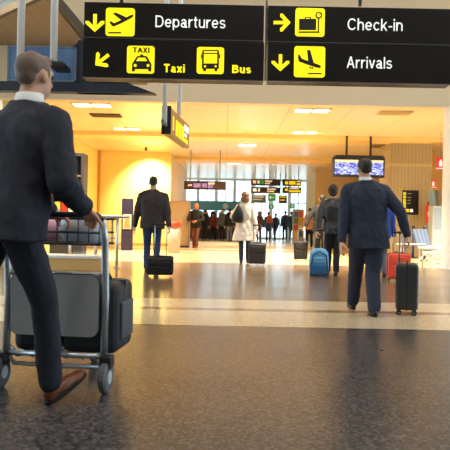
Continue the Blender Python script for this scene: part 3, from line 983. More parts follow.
def person(label, loc, rz, H=1.78, pelvis=(0, 0, .93), lean=(0, .02), feet=None, hands=None, poles=None, curls=(.5, .5), palm=None,
           top=None, coat='jacket', trous=None, shoe=None, hair=None, hair_style='short', head_yaw=0.0, head_tilt=0.0, skin=M_SKIN,
           voxel=.012, female=False, hem=.80, shoulder_yaw=0.0, cat='person', group=None, collar=None, hat=None, arm_top=None, bulk=1.0, legw=1.0):
    s = H / 1.78
    t = thing('person', label, cat, loc, rz, group)
    pv = Vector(pelvis) * s
    nk = pv + Vector((lean[0], lean[1], .59)) * s
    up = (nk - pv).normalized()
    def tz(z):                                   # point on the leaning spine at standing height z
        return pv + up * (z - .93) * s
    rot = Matrix.Rotation(shoulder_yaw, 3, 'Z')
    sw = (.172 if female else .192)
    sh = [tz(1.400) + rot @ Vector((sg * sw * s * bulk, 0, 0)) for sg in (-1, 1)]
    hip = [pv + Vector((sg * .092 * s, 0, -.02 * s)) for sg in (-1, 1)]
    feet = feet or ((-.09, .0, 0, 0), (.09, .0, 0, 0))      # x, y, z, pitch in degrees (toe up +)
    ank, knees, toes = [], [], []
    for i_ in range(2):
        fx, fy, fz, fp = feet[i_]
        a_ = R(fp)
        # heel on (fx, fy, fz); ankle above it
        an = Vector((fx, fy, fz)) * s + Vector((0, .05 * cos(a_) - .085 * sin(a_), .05 * sin(a_) + .085 * cos(a_))) * s
        kn, an = ik(hip[i_], an, .43 * s, .42 * s, (0, 1, 0.05))
        ank.append(an); knees.append(kn)
        toes.append(a_)
    hands = hands or ((-.26, .05, .80), (.26, .05, .80))
    poles = poles or ((-.35, -1, 0), (.35, -1, 0))
    elb, wr = [], []
    for i_ in range(2):
        e_, w_ = ik(sh[i_], Vector(hands[i_]) * s, .30 * s, .265 * s, poles[i_])
        elb.append(e_); wr.append(w_)
    # ---- body: one continuous surface
    bm = new_bm()
    hc = nk + up * .128 * s + Vector((lean[0], lean[1], 0)) * .1
    MH = Matrix.Translation(hc) @ Matrix.Rotation(head_yaw, 4, 'Z') @ Matrix.Rotation(-head_tilt, 4, 'X') @ Matrix.Scale(s, 4)
    add_ell(bm, (0, -.008, .025), (.077, .097, .094), MH, 24)
    add_ell(bm, (0, .022, -.045), (.058, .070, .072), MH, 20)
    add_ell(bm, (0, .04, -.083), (.034, .04, .026), MH, 14)
    add_caps(bm, (0, .092, .018), (0, .108, -.022), .009, .014, MH)
    for sg in (-1, 1):
        add_ell(bm, (sg * .079, -.008, -.008), (.011, .02, .032), MH, 12)
        add_ell(bm, (sg * .034, .072, .03), (.024, .016, .009), MH, 12)
    nr = .052 if female else .060
    add_chain(bm, [tz(1.42), nk, hc + Vector((0, -.01, -.05)) * s], [nr * 1.35 * s, nr * s, nr * .98 * s])
    add_loft(bm, [sring(tz(z), rx * s, ry * s, 2.3) for z, rx, ry in ((.88, .13, .09), (.98, .15, .10), (1.1, .13, .085), (1.28, .15, .10), (1.40, .15, .085), (1.47, .08, .06))])
    for i_ in range(2):
        sg = (-1, 1)[i_]
        add_chain(bm, [sh[i_] * .9 + tz(1.42) * .1, elb[i_], wr[i_]], [.05 * s, .038 * s, .026 * s])
        add_chain(bm, [hip[i_], knees[i_], ank[i_]], [.07 * s, .048 * s, .034 * s])
        a_ = toes[i_]
        RF = Matrix.Translation(ank[i_]) @ Matrix.Rotation(a_, 4, 'X') @ Matrix.Scale(s, 4)
        add_caps(bm, RF @ Vector((0, .0, -.045)), RF @ Vector((0, .12, -.052)), .022 * s, .018 * s)
        dv_ = (wr[i_] - elb[i_]).normalized()
        pn_ = (palm[i_] if palm and palm[i_] else (-sg, .15, 0))
        if palm and len(palm) > 2 and palm[2 + i_]:
            dv_ = Vector(palm[2 + i_]).normalized()
        add_hand(bm, wr[i_] + dv_ * .005, dv_, pn_, -sg if False else (1 if sg < 0 else -1), curls[i_], s)
    fuse('body', bm, skin, t, min(voxel, .0075) if voxel > .007 else voxel, 2)
    bm = new_bm()
    for sg in (-1, 1):
        add_ell(bm, (sg * .033, .083, .012), (.013, .008, .007), MH, 10)
    obj('eyes', bm, M_EYE, t, True)
    bm = new_bm(); add_ell(bm, (0, .087, -.052), (.024, .008, .008), MH, 10); obj('mouth', bm, M_LIP, t, True)
    # ---- hair
    bm = new_bm()
    if hair_style == 'short':
        add_ell(bm, (0, -.018, .042), (.081, .096, .085), MH, 22)
        add_ell(bm, (0, -.056, -.002), (.064, .050, .054), MH, 18)
        add_ell(bm, (0, .03, .085), (.066, .055, .034), MH, 16)
        for sg in (-1, 1):
            add_ell(bm, (sg * .069, .012, .018), (.014, .02, .036), MH, 10)
    elif hair_style == 'bob':
        add_ell(bm, (0, -.02, .04), (.106, .115, .10), MH, 22)
        add_ell(bm, (0, -.045, -.06), (.116, .09, .105), MH, 20)
        for sg in (-1, 1):
            add_ell(bm, (sg * .075, .005, -.05), (.026, .05, .09), MH, 12)
        add_ell(bm, (0, .045, .092), (.066, .05, .03), MH, 14)
    elif hair_style == 'bushy':
        add_ell(bm, (0, -.022, .05), (.098, .112, .098), MH, 22)
        add_ell(bm, (0, -.06, -.02), (.085, .062, .08), MH, 18)
        for sg in (-1, 1):
            add_ell(bm, (sg * .078, .0, .01), (.022, .04, .05), MH, 12)
    elif hair_style == 'scarf':
        add_ell(bm, (0, -.02, .035), (.093, .105, .098), MH, 22)
        add_ell(bm, (0, -.025, -.075), (.088, .085, .07), MH, 18)
        for sg in (-1, 1):
            add_ell(bm, (sg * .075, .02, -.02), (.02, .045, .085), MH, 12)
    fuse('headscarf' if hair_style == 'scarf' else 'hair', bm, hair, t, .009, 2, .004, (30, 30, 12))
    # ---- trousers
    bm = new_bm()
    add_ell(bm, pv + Vector((0, -.005, .02)) * s, (.165 * s, .118 * s, .13 * s))
    for i_ in range(2):
        kd = (ank[i_] - knees[i_])
        cuff = knees[i_] + kd * .96
        add_chain(bm, [hip[i_] + Vector((0, -.01, 0)), hip[i_].lerp(knees[i_], .5), knees[i_], knees[i_].lerp(cuff, .5), cuff],
                  [.098 * s, .087 * s * legw, .070 * s * legw, .066 * s * legw, .060 * s * legw])
    fuse('trousers', bm, trous, t, voxel, 5, .007 * s, (9, 9, 7), loc[0] * 3)
    # ---- shoes
    for i_ in range(2):
        a_ = toes[i_]
        RM = Matrix.Translation(ank[i_]) @ Matrix.Rotation(a_, 4, 'X')
        bm = new_bm()
        RMs = RM @ Matrix.Scale(s, 4)
        add_ell(bm, (0, -.015, -.042), (.036, .045, .045), RMs, 16)
        add_ell(bm, (0, .06, -.05), (.042, .09, .036), RMs, 16)
        add_ell(bm, (0, .135, -.058), (.040, .062, .026), RMs, 16)
        add_caps(bm, (0, -.005, -.03), (0, -.005, .03), .042, .040, RMs)
        so = fuse('shoe', bm, shoe, t, .009, 2)
        bm = new_bm()
        zz = -.085
        outl = [(.034 * math.sin(k) * (1 if True else 1) * 1.15, .065 + .135 * -math.cos(k)) for k in [2 * pi * j / 24 for j in range(24)]]
        lo_ = [bm.verts.new(RMs @ Vector((p[0], p[1], zz))) for p in outl]
        hi_ = [bm.verts.new(RMs @ Vector((p[0], p[1], zz + .022))) for p in outl]
        bm.faces.new(lo_); bm.faces.new(hi_[::-1])
        for k in range(24):
            bm.faces.new([lo_[k], lo_[(k + 1) % 24], hi_[(k + 1) % 24], hi_[k]])
        obj('sole', bm, M_RUB, so)
    # ---- jacket or coat
    bm = new_bm()
    b = bulk
    if coat == 'coat':
        prof_ = ((hem, .310, .205), (.72, .272, .18), (.93, .225, .15), (1.06, .168, .118), (1.22, .178, .122), (1.36, .188, .115), (1.435, .17, .10), (1.49, .095, .08), (1.545, .072, .072))
    else:
        prof_ = ((hem, .205, .138), (.93, .205, .140), (1.06, .190, .125), (1.22, .202, .132), (1.34, .212, .130), (1.42, .175, .115), (1.475, .11, .092), (1.525, .074, .075))
    add_loft(bm, [sring(tz(z), rx * s * b * (.92 if female and coat != 'coat' else 1), ry * s * b, 2.5, M=rot if z > 1.1 else Matrix.Rotation(shoulder_yaw * .5, 3, 'Z')) for z, rx, ry in prof_])
    for i_ in range(2):
        cuff = elb[i_].lerp(wr[i_], .94)
        mid = sh[i_].lerp(elb[i_], .5)
        add_chain(bm, [sh[i_] + Vector((0, 0, -.012)) * s, mid, elb[i_], elb[i_].lerp(cuff, .5), cuff], [.068 * s * b, .068 * s * b, .060 * s * b, .053 * s * b, .045 * s * b])
        add_caps(bm, tz(1.478) + rot @ Vector(((-1, 1)[i_] * .045 * s, 0, 0)), sh[i_] + Vector((0, 0, .008)) * s, .052 * s, .062 * s * b)
    fuse('coat' if coat == 'coat' else coat, bm, top, t, voxel, 5, .011 * s, (8, 8, 7), loc[1])
    if collar is not None:
        bm = new_bm()
        add_loft(bm, [sring(nk + up * z * s, r_ * s, r_ * 1.02 * s, 2.0) for z, r_ in ((-.03, .080), (.0, .074), (.038, .066))])
        obj('collar', bm, collar, t, True)
    return t

F_NAVY = mat('suit_navy', (26, 36, 58), 0.75, var=.12, vscale=30, bump=.15, bscale=220)
F_DARK = mat('suit_dark', (25, 29, 43), 0.8, var=.15, vscale=14, bump=.15, bscale=220)
F_BLACK = mat('cloth_black', (20, 18, 19), 0.8, var=.15, vscale=20)
F_BROWNJ = mat('jacket_dark_brown', (44, 34, 32), 0.7, var=.15, vscale=12)
F_LEATHER = mat('leather_black', (34, 34, 38), 0.35, var=.15, vscale=12)
F_JEANS = mat('denim_blue', (44, 62, 104), 0.85, var=.25, vscale=9)
F_GREYT = mat('trousers_grey', (96, 100, 112), 0.85, var=.15)
F_COAT = mat('wool_cream', (232, 216, 198), 0.85, var=.05, vscale=20)
F_BLUESH = mat('shirt_blue', (40, 66, 150), 0.8, var=.15)
F_PINK = mat('jacket_pink_beige', (190, 142, 122), 0.8, var=.1)
F_REDD = mat('top_dark_red', (110, 40, 42), 0.8, var=.1)
F_ORANGE = mat('cloth_orange', (214, 120, 66), 0.8, var=.1)
H_BROWN = mat('hair_brown', (132, 92, 58), 0.55, var=.25, vscale=40)
H_DARK = mat('hair_dark', (40, 32, 28), 0.55, var=.25, vscale=40)
H_GREY = mat('hair_greyish', (112, 92, 80), 0.6, var=.2, vscale=40)
SH_BLACK = mat('shoe_black', (22, 22, 24), 0.3)
SH_BROWN = mat('shoe_brown', (112, 58, 32), 0.4, var=.15)
C_WHITE = mat('shirt_white', (226, 226, 226), 0.7)

def local(t_loc, rz, w):
    """World point to the local frame of a figure standing at t_loc turned by rz."""
    d = Vector(w) - Vector(t_loc)
    return Matrix.Rotation(-rz, 3, 'Z') @ d

# -- 1 man in front pushing the luggage trolley
rz1 = R(-42)
front_heel = G(49, 404)
base1 = Vector((P(6, 235, 3.1).x, 3.08, 0))
h1 = 1.85
fh = local(base1, rz1, front_heel)
hand1 = local(base1, rz1, P(83, 208, 3.17))
hand1l = local(base1, rz1, P(50, 210, 3.36))
k1 = 1.78 / h1
person('man in a dark navy suit and brown shoes pushing the luggage trolley, nearest the camera', base1, rz1, h1,
       pelvis=(.03, .0, .935), lean=(.0, .10), feet=((-.08, -.42, .10, -42), (fh.x * k1, fh.y * k1, 0.0, 27)),
       hands=(hand1l * k1, hand1 * k1), poles=((-.5, -1, -.2), (.6, -.7, -.3)), curls=(1.1, 1.1), palm=((0, 0, -1), (0, 0, -1)),
       top=F_DARK, trous=F_DARK, shoe=SH_BROWN, hair=H_GREY, voxel=.009, hem=.82, collar=C_WHITE, bulk=1.13, head_yaw=R(14), shoulder_yaw=R(12), legw=1.0)

# -- 2 man in navy suit walking away, right
b2 = G(363.5, 312)
b2.y = 6.55
person('man in a navy suit seen from behind pulling the black hard suitcase', b2, R(2), 1.75,
       pelvis=(0, .05, .905), lean=(-.035, .03), feet=((-.075, .33, 0, 4), (.035, -.18, .0, -6)),
       hands=((-.31, .0, .77), (.41, -.03, .885)), poles=((-.4, -1, 0), (.5, -.6, 0)), curls=(.6, 1.2), palm=((1, .2, 0), (-.3, .2, -1)),
       top=F_NAVY, trous=F_NAVY, shoe=SH_BLACK, hair=H_DARK, voxel=.009, hem=.76, collar=C_WHITE, bulk=1.10, head_yaw=R(4), legw=1.2)

# -- 3 woman in a cream coat
b3 = G(244, 263.5)
person('woman in a cream coat and dark boots walking away with a grey suitcase', b3, R(-3), 1.74,
       pelvis=(0, 0, .93), lean=(.0, .02), feet=((-.075, -.05, 0, -4), (.085, .16, 0, 0)),
       hands=((-.21, .10, 1.02), (.30, -.10, .80)), poles=((-.6, -.8, -.2), (.4, -1, 0)), curls=(.9, 1.2),
       top=F_COAT, coat='coat', hem=.57, trous=mat('jeans_dark', (34, 40, 62), .85), shoe=SH_BLACK, hair=H_BROWN, hair_style='bob', voxel=.013, female=True, legw=.9)

# -- 4 man in a dark jacket and jeans, left
b4 = G(151.5, 272)
person('man in a dark brown jacket and blue jeans walking away past the yellow wall', b4, R(4), 1.86,
       pelvis=(0, 0, .925), lean=(.0, .03), feet=((-.10, .0, 0, 0), (.085, -.14, .0, -6)),
       hands=((-.33, .10, .84), (.31, -.12, .82)), poles=((-.6, -1, 0), (.5, -.8, 0)), curls=(.6, 1.2),
       top=F_BROWNJ, trous=F_JEANS, shoe=SH_BLACK, hair=H_DARK, voxel=.012, hem=.80, bulk=1.12, legw=.95)

# -- 5 man in a black leather jacket pulling the blue bag
b5 = G(333, 275.5)
person('man in a black leather jacket pulling the blue wheeled bag', b5, R(-4), 1.76,
       pelvis=(0, 0, .92), lean=(-.02, .05), feet=((-.08, .20, 0, 0), (.05, -.12, 0.01, -8)),
       hands=((-.34, -.14, .82), (.28, .12, .84)), poles=((-.6, -.8, 0), (.5, -1, 0)), curls=(1.2, .6),
       top=F_LEATHER, trous=F_BLACK, shoe=SH_BLACK, hair=H_DARK, hair_style='bushy', voxel=.012, hem=.82, bulk=1.06)

# -- 6 man reaching back for the black suitcase beyond
b6 = G(320, 262)
person('man in a black jacket with one arm stretched back to a black suitcase', b6, R(-14), 1.78,
       pelvis=(0, 0, .92), lean=(.02, .06), feet=((-.08, .18, 0, 0), (.08, -.10, .01, -8)),
       hands=((-.42, -.20, .86), (.28, .1, .84)), poles=((-.6, -.5, .2), (.5, -1, 0)), curls=(1.2, .6),
       top=F_BLACK, trous=F_BLACK, shoe=SH_BLACK, hair=H_DARK, voxel=.013, hem=.80)

# -- 7 walker in a pink-beige jacket
person('walker in a pink beige jacket beyond the black suitcase', G(309.5, 247), R(5), 1.70, feet=((-.08, .12, 0, 0), (.08, -.1, 0, -6)),
       top=F_PINK, trous=F_BLACK, shoe=SH_BLACK, hair=H_DARK, voxel=.016)

# -- 8 traveller in blue hidden behind the navy suit
b8 = G(379, 277)
person('traveller in a blue top and grey trousers hidden behind the navy suited man', b8, R(-3), 1.66,
       pelvis=(0, 0, .925), feet=((-.08, .1, 0, 0), (.11, -.06, .0, -4)), hands=((-.26, .1, .82), (.30, .04, .83)), curls=(.5, 1.2),
       top=F_BLUESH, trous=F_GREYT, shoe=SH_BLACK, hair=H_DARK, voxel=.013, bulk=1.05)

# -- 9 figure with an orange headscarf, facing us
person('figure in black with an orange headscarf facing the camera beside the taupe kiosk', G(195.5, 248), R(168), 1.70,
       feet=((-.08, .12, 0, 0), (.08, -.08, 0, -6)), hands=((-.12, .28, 1.08), (.10, .28, 1.06)), poles=((-1, -.4, -.3), (1, -.4, -.3)), curls=(.9, .9),
       top=F_BLACK, trous=mat('trousers_brown', (96, 52, 30), .8), shoe=mat('boot_brown', (128, 62, 28), .5), hair=F_ORANGE, hair_style='scarf', skin=M_SKIN2, voxel=.014, bulk=1.1)

# -- crowd near the far window
crowd = [
    (204.5, 240.5, 20, F_BLACK, F_BLACK, 'figure in black standing left of the dark red one, under the teal shop band', 1.70, 'short'),
    (212.5, 240, -30, F_REDD, F_BLACK, 'figure in a dark red top under the teal shop band', 1.62, 'bushy'),
    (222.5, 240.5, 160, F_GREYT, F_BLACK, 'figure in a grey top and black trousers under the teal band, left of the woman', 1.74, 'short'),
    (229.5, 241.5, 10, F_BLACK, F_GREYT, 'figure in a black top and grey trousers close beside the woman in cream', 1.76, 'short'),
    (259, 241.5, 15, mat('coat_brown', (84, 58, 44), .8), F_BLACK, 'figure in a brown coat just right of the woman in cream', 1.66, 'bob'),
    (268, 241, -10, mat('jacket_steel_blue', (72, 96, 124), .8), F_JEANS, 'figure in a steel blue jacket wearing the orange backpack', 1.66, 'short'),
    (275.5, 240.5, 40, F_NAVY, F_JEANS, 'figure in navy with blue jeans beside the orange backpack', 1.62, 'short'),
    (285, 240, 5, mat('coat_blue_black', (32, 42, 62), .8), F_NAVY, 'tall figure in a blue black coat before the far window', 1.80, 'short'),
    (291.5, 240.5, -20, mat('jacket_petrol', (34, 62, 84), .8), F_JEANS, 'figure in a petrol jacket right of the tall one before the far window', 1.74, 'bushy'),
]
cw = {}
for (px, py, a_, tp, tr_, lab, hh, hs) in crowd:
    p_ = G(px, py)
    cw[px] = p_
    ph = random.uniform(-.12, .12)
    person(lab, p_, R(a_), hh, feet=((-.09, ph, 0, 0), (.09, -ph, 0, 0)), hands=((-.27, .06, .82), (.27, .10, .86)),
           top=tp, trous=tr_, shoe=SH_BLACK, hair=H_DARK if px != 259 else H_BROWN, hair_style=hs, voxel=.02, group='travellers near the far window', female=(hs == 'bob'))

# ------------------------------------------------------------------ luggage
def rounded_body(w, d, h, r, z0=0.0):
    bm = new_bm()
    add_box(bm, -w / 2, w / 2, -d / 2, d / 2, z0, z0 + h, bev=r)
    return bm

def wheel(name, parent, x, y, z, r, w, m=M_RUB, hub=M_STEEL):
    bm = new_bm(); add_tube(bm, [(x - w / 2, y, z), (x - w * .3, y, z), (x + w * .3, y, z), (x + w / 2, y, z)], [r * .86, r, r, r * .86], 20)
    o = obj(name, bm, m, parent)
    bm = new_bm(); add_tube(bm, [(x - w * .56, y, z), (x + w * .56, y, z)], r * .42, 14); obj('hub', bm, hub, o)
    return o

def suitcase(label, loc, rz, w, d, h, m, handle_h, tilt=0.0, ribs='vert', spinner=True, grip=M_DKPL, tubem=M_STEEL, r=.035, pocket=False):
    t = thing('suitcase', label, 'suitcase', loc, rz)
    t.rotation_euler = (tilt, 0, rz)
    z0 = .055
    obj('shell', rounded_body(w, d, h - z0, r, z0), m, t, False)
    bm = new_bm()
    # closing seam all round in the mid plane
    add_box(bm, -w / 2 - .006, w / 2 + .006, -.012, .012, z0 + .02, h - .005, bev=.004)
    add_box(bm, -w / 2 + .02, w / 2 - .02, -.012, .012, z0 - .004, h + .006, bev=.004)
    obj('zipper', bm, M_DKPL, t)
    n = 5
    for k in range(n if ribs != 'pocket' else 0):
        if ribs == 'vert':
            x = -w / 2 + w * (k + 1) / (n + 1)
            for sg in (-1, 1):
                bm = new_bm()
                add_box(bm, x - .012, x + .012, sg * d / 2 - .006, sg * d / 2 + .006, z0 + .06, h - .06, bev=.004)
                obj('rib', bm, m, t)
        elif ribs == 'hor':
            z = z0 + (h - z0) * (k + 1) / (n + 1)
            for sg in (-1, 1):
                bm = new_bm()
                add_box(bm, -w / 2 + .04, w / 2 - .04, sg * d / 2 - .005, sg * d / 2 + .006, z - .008, z + .008, bev=.003)
                obj('rib', bm, m, t)
    if ribs == 'pocket':
        bm = new_bm()
        add_box(bm, -w / 2 + .04, w / 2 - .04, -d / 2 - .035, -d / 2 + .01, z0 + .05, z0 + (h - z0) * .55, bev=.015)
        obj('pocket', bm, m, t)
        bm = new_bm()
        add_box(bm, -w / 2 + .05, w / 2 - .05, -d / 2 - .025, -d / 2 + .01, z0 + (h - z0) * .62, h - .05, bev=.012)
        obj('pocket', bm, m, t)
    ys = (-d / 2 + .04, d / 2 - .04) if spinner else (d / 2 - .03,)
    for sx_ in (-1, 1):
        for y in ys:
            wheel('wheel', t, sx_ * (w / 2 - .045), y, .028, .028, .024)
            bm = new_bm(); add_box(bm, sx_ * (w / 2 - .045) - .02, sx_ * (w / 2 - .045) + .02, y - .02, y + .02, .03, z0 + .02, bev=.006)
            obj('wheel_housing', bm, M_DKPL, t)
    bm = new_bm()
    yb = d / 2 - .035
    for sg in (-1, 1):
        add_tube(bm, [(sg * w * .22, yb, h - .05), (sg * w * .22, yb, handle_h)], .009, 10)
    ho = obj('telescopic_handle', bm, tubem, t, True)
    bm = new_bm(); add_box(bm, -w * .27, w * .27, yb - .016, yb + .016, handle_h - .014, handle_h + .018, bev=.01); obj('grip', bm, grip, ho)
    bm = new_bm()
    add_tube(bm, [(-.08, 0, h - .01), (-.07, 0, h + .022), (.07, 0, h + .022), (.08, 0, h - .01)], .009, 8)
    obj('carry_handle', bm, M_DKPL, t, True)
    return t

M_HARD = mat('hard_case_black', (44, 47, 52), 0.35, spec=.5)
M_SOFTG = mat('soft_case_grey', (52, 50, 50), 0.7, var=.1, vscale=30)
M_SOFTB = mat('soft_case_black', (27, 26, 28), 0.75, var=.12, vscale=30)
M_REDC = mat('soft_case_red', (238, 84, 60), 0.6, var=.08, vscale=20)
M_BLUEB = mat('bag_blue', (104, 170, 214), 0.7, var=.12, vscale=14)

suitcase('black hard upright suitcase with a centre seam beside the navy suited man', G(409.5, 315) + Vector((0, .12, 0)), R(74), .38, .24, .56, M_HARD, .90, ribs='hor')
suitcase('dark grey wheeled suitcase pulled by the woman in the cream coat', G(257, 265.5) + Vector((0, .1, 0)), R(-2), .40, .26, .52, M_SOFTG, .93, tilt=R(9), ribs='pocket', spinner=False)
suitcase('low black wheeled bag pulled by the man in blue jeans', G(160, 276.5) + Vector((0, .0, 0)), R(4), .46, .26, .36, M_SOFTB, .92, tilt=R(12), ribs='pocket', spinner=False, tubem=M_CHROME)
suitcase('black upright suitcase held by the man with the stretched arm', G(301, 261) + Vector((0, .1, 0)), R(-8), .36, .25, .52, M_SOFTB, .84, tilt=R(6), ribs='pocket', spinner=False, tubem=M_CHROME)
suitcase('bright red wheeled suitcase between the grey trousers and the black hard case', G(398, 281.5) + Vector((0, .0, 0)), R(-5), .38, .24, .50, M_REDC, .86, tilt=R(4), ribs='pocket', spinner=False)

# blue wheeled duffel
bl = thing('wheeled_duffel', 'light blue wheeled duffel bag pulled by the man in the leather jacket', 'bag', G(319, 277) + Vector((0, .06, 0)), R(-6))
bl.rotation_euler = (R(14), 0, R(-6))
bm = new_bm()
add_loft(bm, [sring((0, .02, z), rx, ry, 3.2, 32) for z, rx, ry in ((.05, .14, .11), (.08, .175, .135), (.2, .185, .15), (.35, .18, .145), (.46, .165, .13), (.52, .12, .10), (.535, .06, .06))])
obj('bag_body', bm, M_BLUEB, bl, True)
bm = new_bm(); add_box(bm, -.13, .13, -.155, -.10, .10, .27, bev=.02); obj('pocket', bm, mat('bag_blue_dark', (48, 104, 158), .7), bl)
bm = new_bm(); add_box(bm, -.12, .12, -.15, -.10, .30, .42, bev=.02); obj('pocket', bm, M_BLUEB, bl)
bm = new_bm()
add_tube(bm, [(-.15, -.12, .06), (-.15, -.135, .25), (-.12, -.12, .46), (0, -.11, .53), (.12, -.12, .46), (.15, -.135, .25), (.15, -.12, .06)], .012, 8)
obj('strap', bm, mat('bag_strap', (34, 66, 110), .7), bl, True)
bm = new_bm(); add_box(bm, -.17, .17, -.11, .13, .035, .085, bev=.02); obj('base', bm, mat('bag_base', (40, 86, 132), .6), bl)
for sg in (-1, 1):
    wheel('wheel', bl, sg * .13, .08, .035, .035, .03)
bm = new_bm()
for sg in (-1, 1):
    add_tube(bm, [(sg * .08, .13, .40), (sg * .08, .13, .86)], .008, 8)
ho = obj('telescopic_handle', bm, M_STEEL, bl, True)
bm = new_bm(); add_box(bm, -.1, .1, .115, .145, .845, .88, bev=.01); obj('grip', bm, M_DKPL, ho)

# shoulder bag of the woman
kc = b3.y / FPX
sb = thing('shoulder_bag', 'black shoulder bag hanging at the left side of the woman in cream', 'bag', (P(237.5, 222, b3.y).x, b3.y - .20, .98))
bm = new_bm()
add_loft(bm, [sring((0.02 * (z > .2), 0, z), rx, ry, 2.6) for z, rx, ry in ((0, .09, .04), (.03, .14, .065), (.15, .15, .07), (.27, .11, .055), (.38, .05, .03), (.42, .02, .015))])
obj('bag_body', bm, mat('bag_black', (34, 34, 40), .35), sb, True)
bm = new_bm(); add_tube(bm, [(.0, 0, .38), (.035, .03, .50), (.06, .10, .555), (.05, .17, .55)], .012, 8); obj('strap', bm, mat('bag_black', (34, 34, 40), .35), sb, True)

# orange backpack in the crowd
pb = cw[268] + Vector((.05, -.225, 1.02))
bp_ = thing('backpack', 'orange backpack worn by the figure in steel blue', 'backpack', pb, R(-10))
bm = new_bm(); add_loft(bm, [sring((0, 0, z), rx, ry, 3) for z, rx, ry in ((0, .13, .06), (.04, .16, .085), (.25, .16, .085), (.38, .12, .07), (.43, .05, .03))]); obj('bag_body', bm, mat('backpack_orange', (240, 112, 52), .7), bp_, True)
bm = new_bm(); add_box(bm, -.11, .11, -.115, -.07, .05, .2, bev=.02); obj('pocket', bm, mat('backpack_orange_dark', (206, 88, 40), .7), bp_)

# ------------------------------------------------------------------ luggage trolley in front
cR, cL = G(110, 397), G(6, 393)
cmid = (cR + cL) / 2
crz = math.atan2(cR.y - cL.y, cR.x - cL.x) - R(3)
ct = thing('luggage_trolley', 'steel luggage trolley with a grey back panel pushed by the man in front', 'luggage trolley', (cmid.x - .055, cmid.y + .09, 0), crz)
CWD = .29
M_TR = mat('trolley_steel', (196, 204, 212), .3, metal=.85)
bm = new_bm()
for sg in (-1, 1):
    add_tube(bm, [(sg * CWD, .02, .18), (sg * CWD, .03, .55), (sg * CWD, .0, .86), (sg * CWD, -.05, .97)], .021, 14)
    add_tube(bm, [(sg * CWD, .02, .24), (sg * (CWD - .02), .12, .17), (sg * .18, .75, .15)], .018, 12)
add_tube(bm, [(-.18, .75, .15), (.18, .75, .15)], .018, 12)
add_tube(bm, [(-CWD, .03, .66), (CWD, .03, .66)], .014, 12)
add_tube(bm, [(-CWD, .02, .20), (CWD, .02, .20)], .016, 12)
obj('frame', bm, M_TR, ct, True)
bm = new_bm()
add_tube(bm, [(-CWD, -.05, .97), (-CWD * .9, -.07, 1.0), (CWD * .9, -.07, 1.0), (CWD, -.05, .97)], .018, 14)
obj('handle_bar', bm, M_DKPL, ct, True)
bm = new_bm()
add_plate(bm, round_rect(-.26, .26, .31, .66, .05), .0, .018)
po = obj('back_panel', bm, mat('trolley_panel', (150, 151, 152), .5, var=.06, vscale=3), ct)
bm = new_bm()
pts = round_rect(-.26, .26, .31, .66, .05)
add_tube(bm, [(p[0], .009, p[1]) for p in pts + pts[:1]], .0065, 8)
obj('panel_edge', bm, M_RUB, po, True)
# platform slats
bm = new_bm()
for k in range(7):
    x = -.15 + .05 * k
    add_tube(bm, [(x, .06, .175), (x, .74, .155)], .008, 8)
obj('platform', bm, M_TR, ct, True)
# top wire basket
bm = new_bm()
for z, r_ in ((.98, .010), (.90, .007), (.835, .009)):
    q = .02 if z > .9 else .03
    add_tube(bm, [(-CWD + q, .02, z), (CWD - q, .02, z), (CWD - q, .26, z), (-CWD + q, .26, z), (-CWD + q, .02, z)], r_, 8)
for k in range(9):
    x = -CWD + .04 + k * (2 * CWD - .08) / 8
    add_tube(bm, [(x, .02, .98), (x, .02, .835), (x, .26, .835), (x, .26, .98)], .004, 6)
obj('basket', bm, mat('basket_wire', (70, 74, 82), .4, metal=.6), ct, True)
# curved rear bumper and castors
bm = new_bm()
add_tube(bm, [(-CWD, .02, .20), (-CWD + .03, .06, .13), (-.1, .09, .12), (.1, .09, .12), (CWD - .03, .06, .13), (CWD, .02, .20)], .014, 10)
obj('bumper', bm, M_TR, ct, True)
for sg in (-1, 1):
    wheel('wheel', ct, sg * (CWD + .02), .0, .09, .09, .045, mat('tyre_grey', (96, 100, 106), .6), mat('hub_pale', (190, 200, 210), .4))
    bm = new_bm(); add_box(bm, sg * (CWD + .02) - .035, sg * (CWD + .02) + .035, -.03, .05, .14, .21, bev=.01); obj('wheel_guard', bm, M_DKPL, ct)
wheel('wheel', ct, 0, .72, .07, .07, .04, mat('tyre_grey', (96, 100, 106), .6), mat('hub_pale', (190, 200, 210), .4))
bm = new_bm(); add_box(bm, -.03, .03, .68, .76, .10, .16); obj('caster_fork', bm, M_STEEL, ct)

def on_cart(x, y, z):
    return ct.matrix_basis @ Vector((x, y, z)) if False else Matrix.Translation(ct.location) @ Matrix.Rotation(crz, 4, 'Z') @ Vector((x, y, z))
# luggage riding on the trolley
p_ = on_cart(.17, .28, .19)
sc1 = thing('travel_bag', 'black upright travel bag riding on the trolley at its right side', 'suitcase', p_, crz)
obj('bag_body', rounded_body(.34, .36, .42, .05, 0), mat('travel_bag_black', (28, 30, 36), .6), sc1)
bm = new_bm(); add_box(bm, .165, .185, -.12, .12, .08, .3, bev=.008); obj('pocket', bm, mat('travel_bag_trim', (64, 72, 86), .5), sc1)
bm = new_bm(); add_tube(bm, [(-.08, 0, .41), (-.06, 0, .45), (.06, 0, .45), (.08, 0, .41)], .011, 8); obj('carry_handle', bm, M_DKPL, sc1, True)
bm = new_bm(); add_box(bm, -.172, .172, -.012, .012, .03, .424, bev=.004); obj('zipper', bm, mat('travel_bag_trim', (64, 72, 86), .5), sc1)
p_ = on_cart(-.155, .30, .19)
sc2 = thing('travel_bag', 'black travel bag on the trolley behind its grey panel, left of the other bag', 'suitcase', p_, crz)
obj('bag_body', rounded_body(.28, .40, .38, .05, 0), mat('travel_bag_charcoal', (24, 25, 30), .65), sc2)
bm = new_bm(); add_tube(bm, [(-.07, 0, .37), (-.05, 0, .41), (.05, 0, .41), (.07, 0, .37)], .011, 8); obj('carry_handle', bm, M_DKPL, sc2, True)
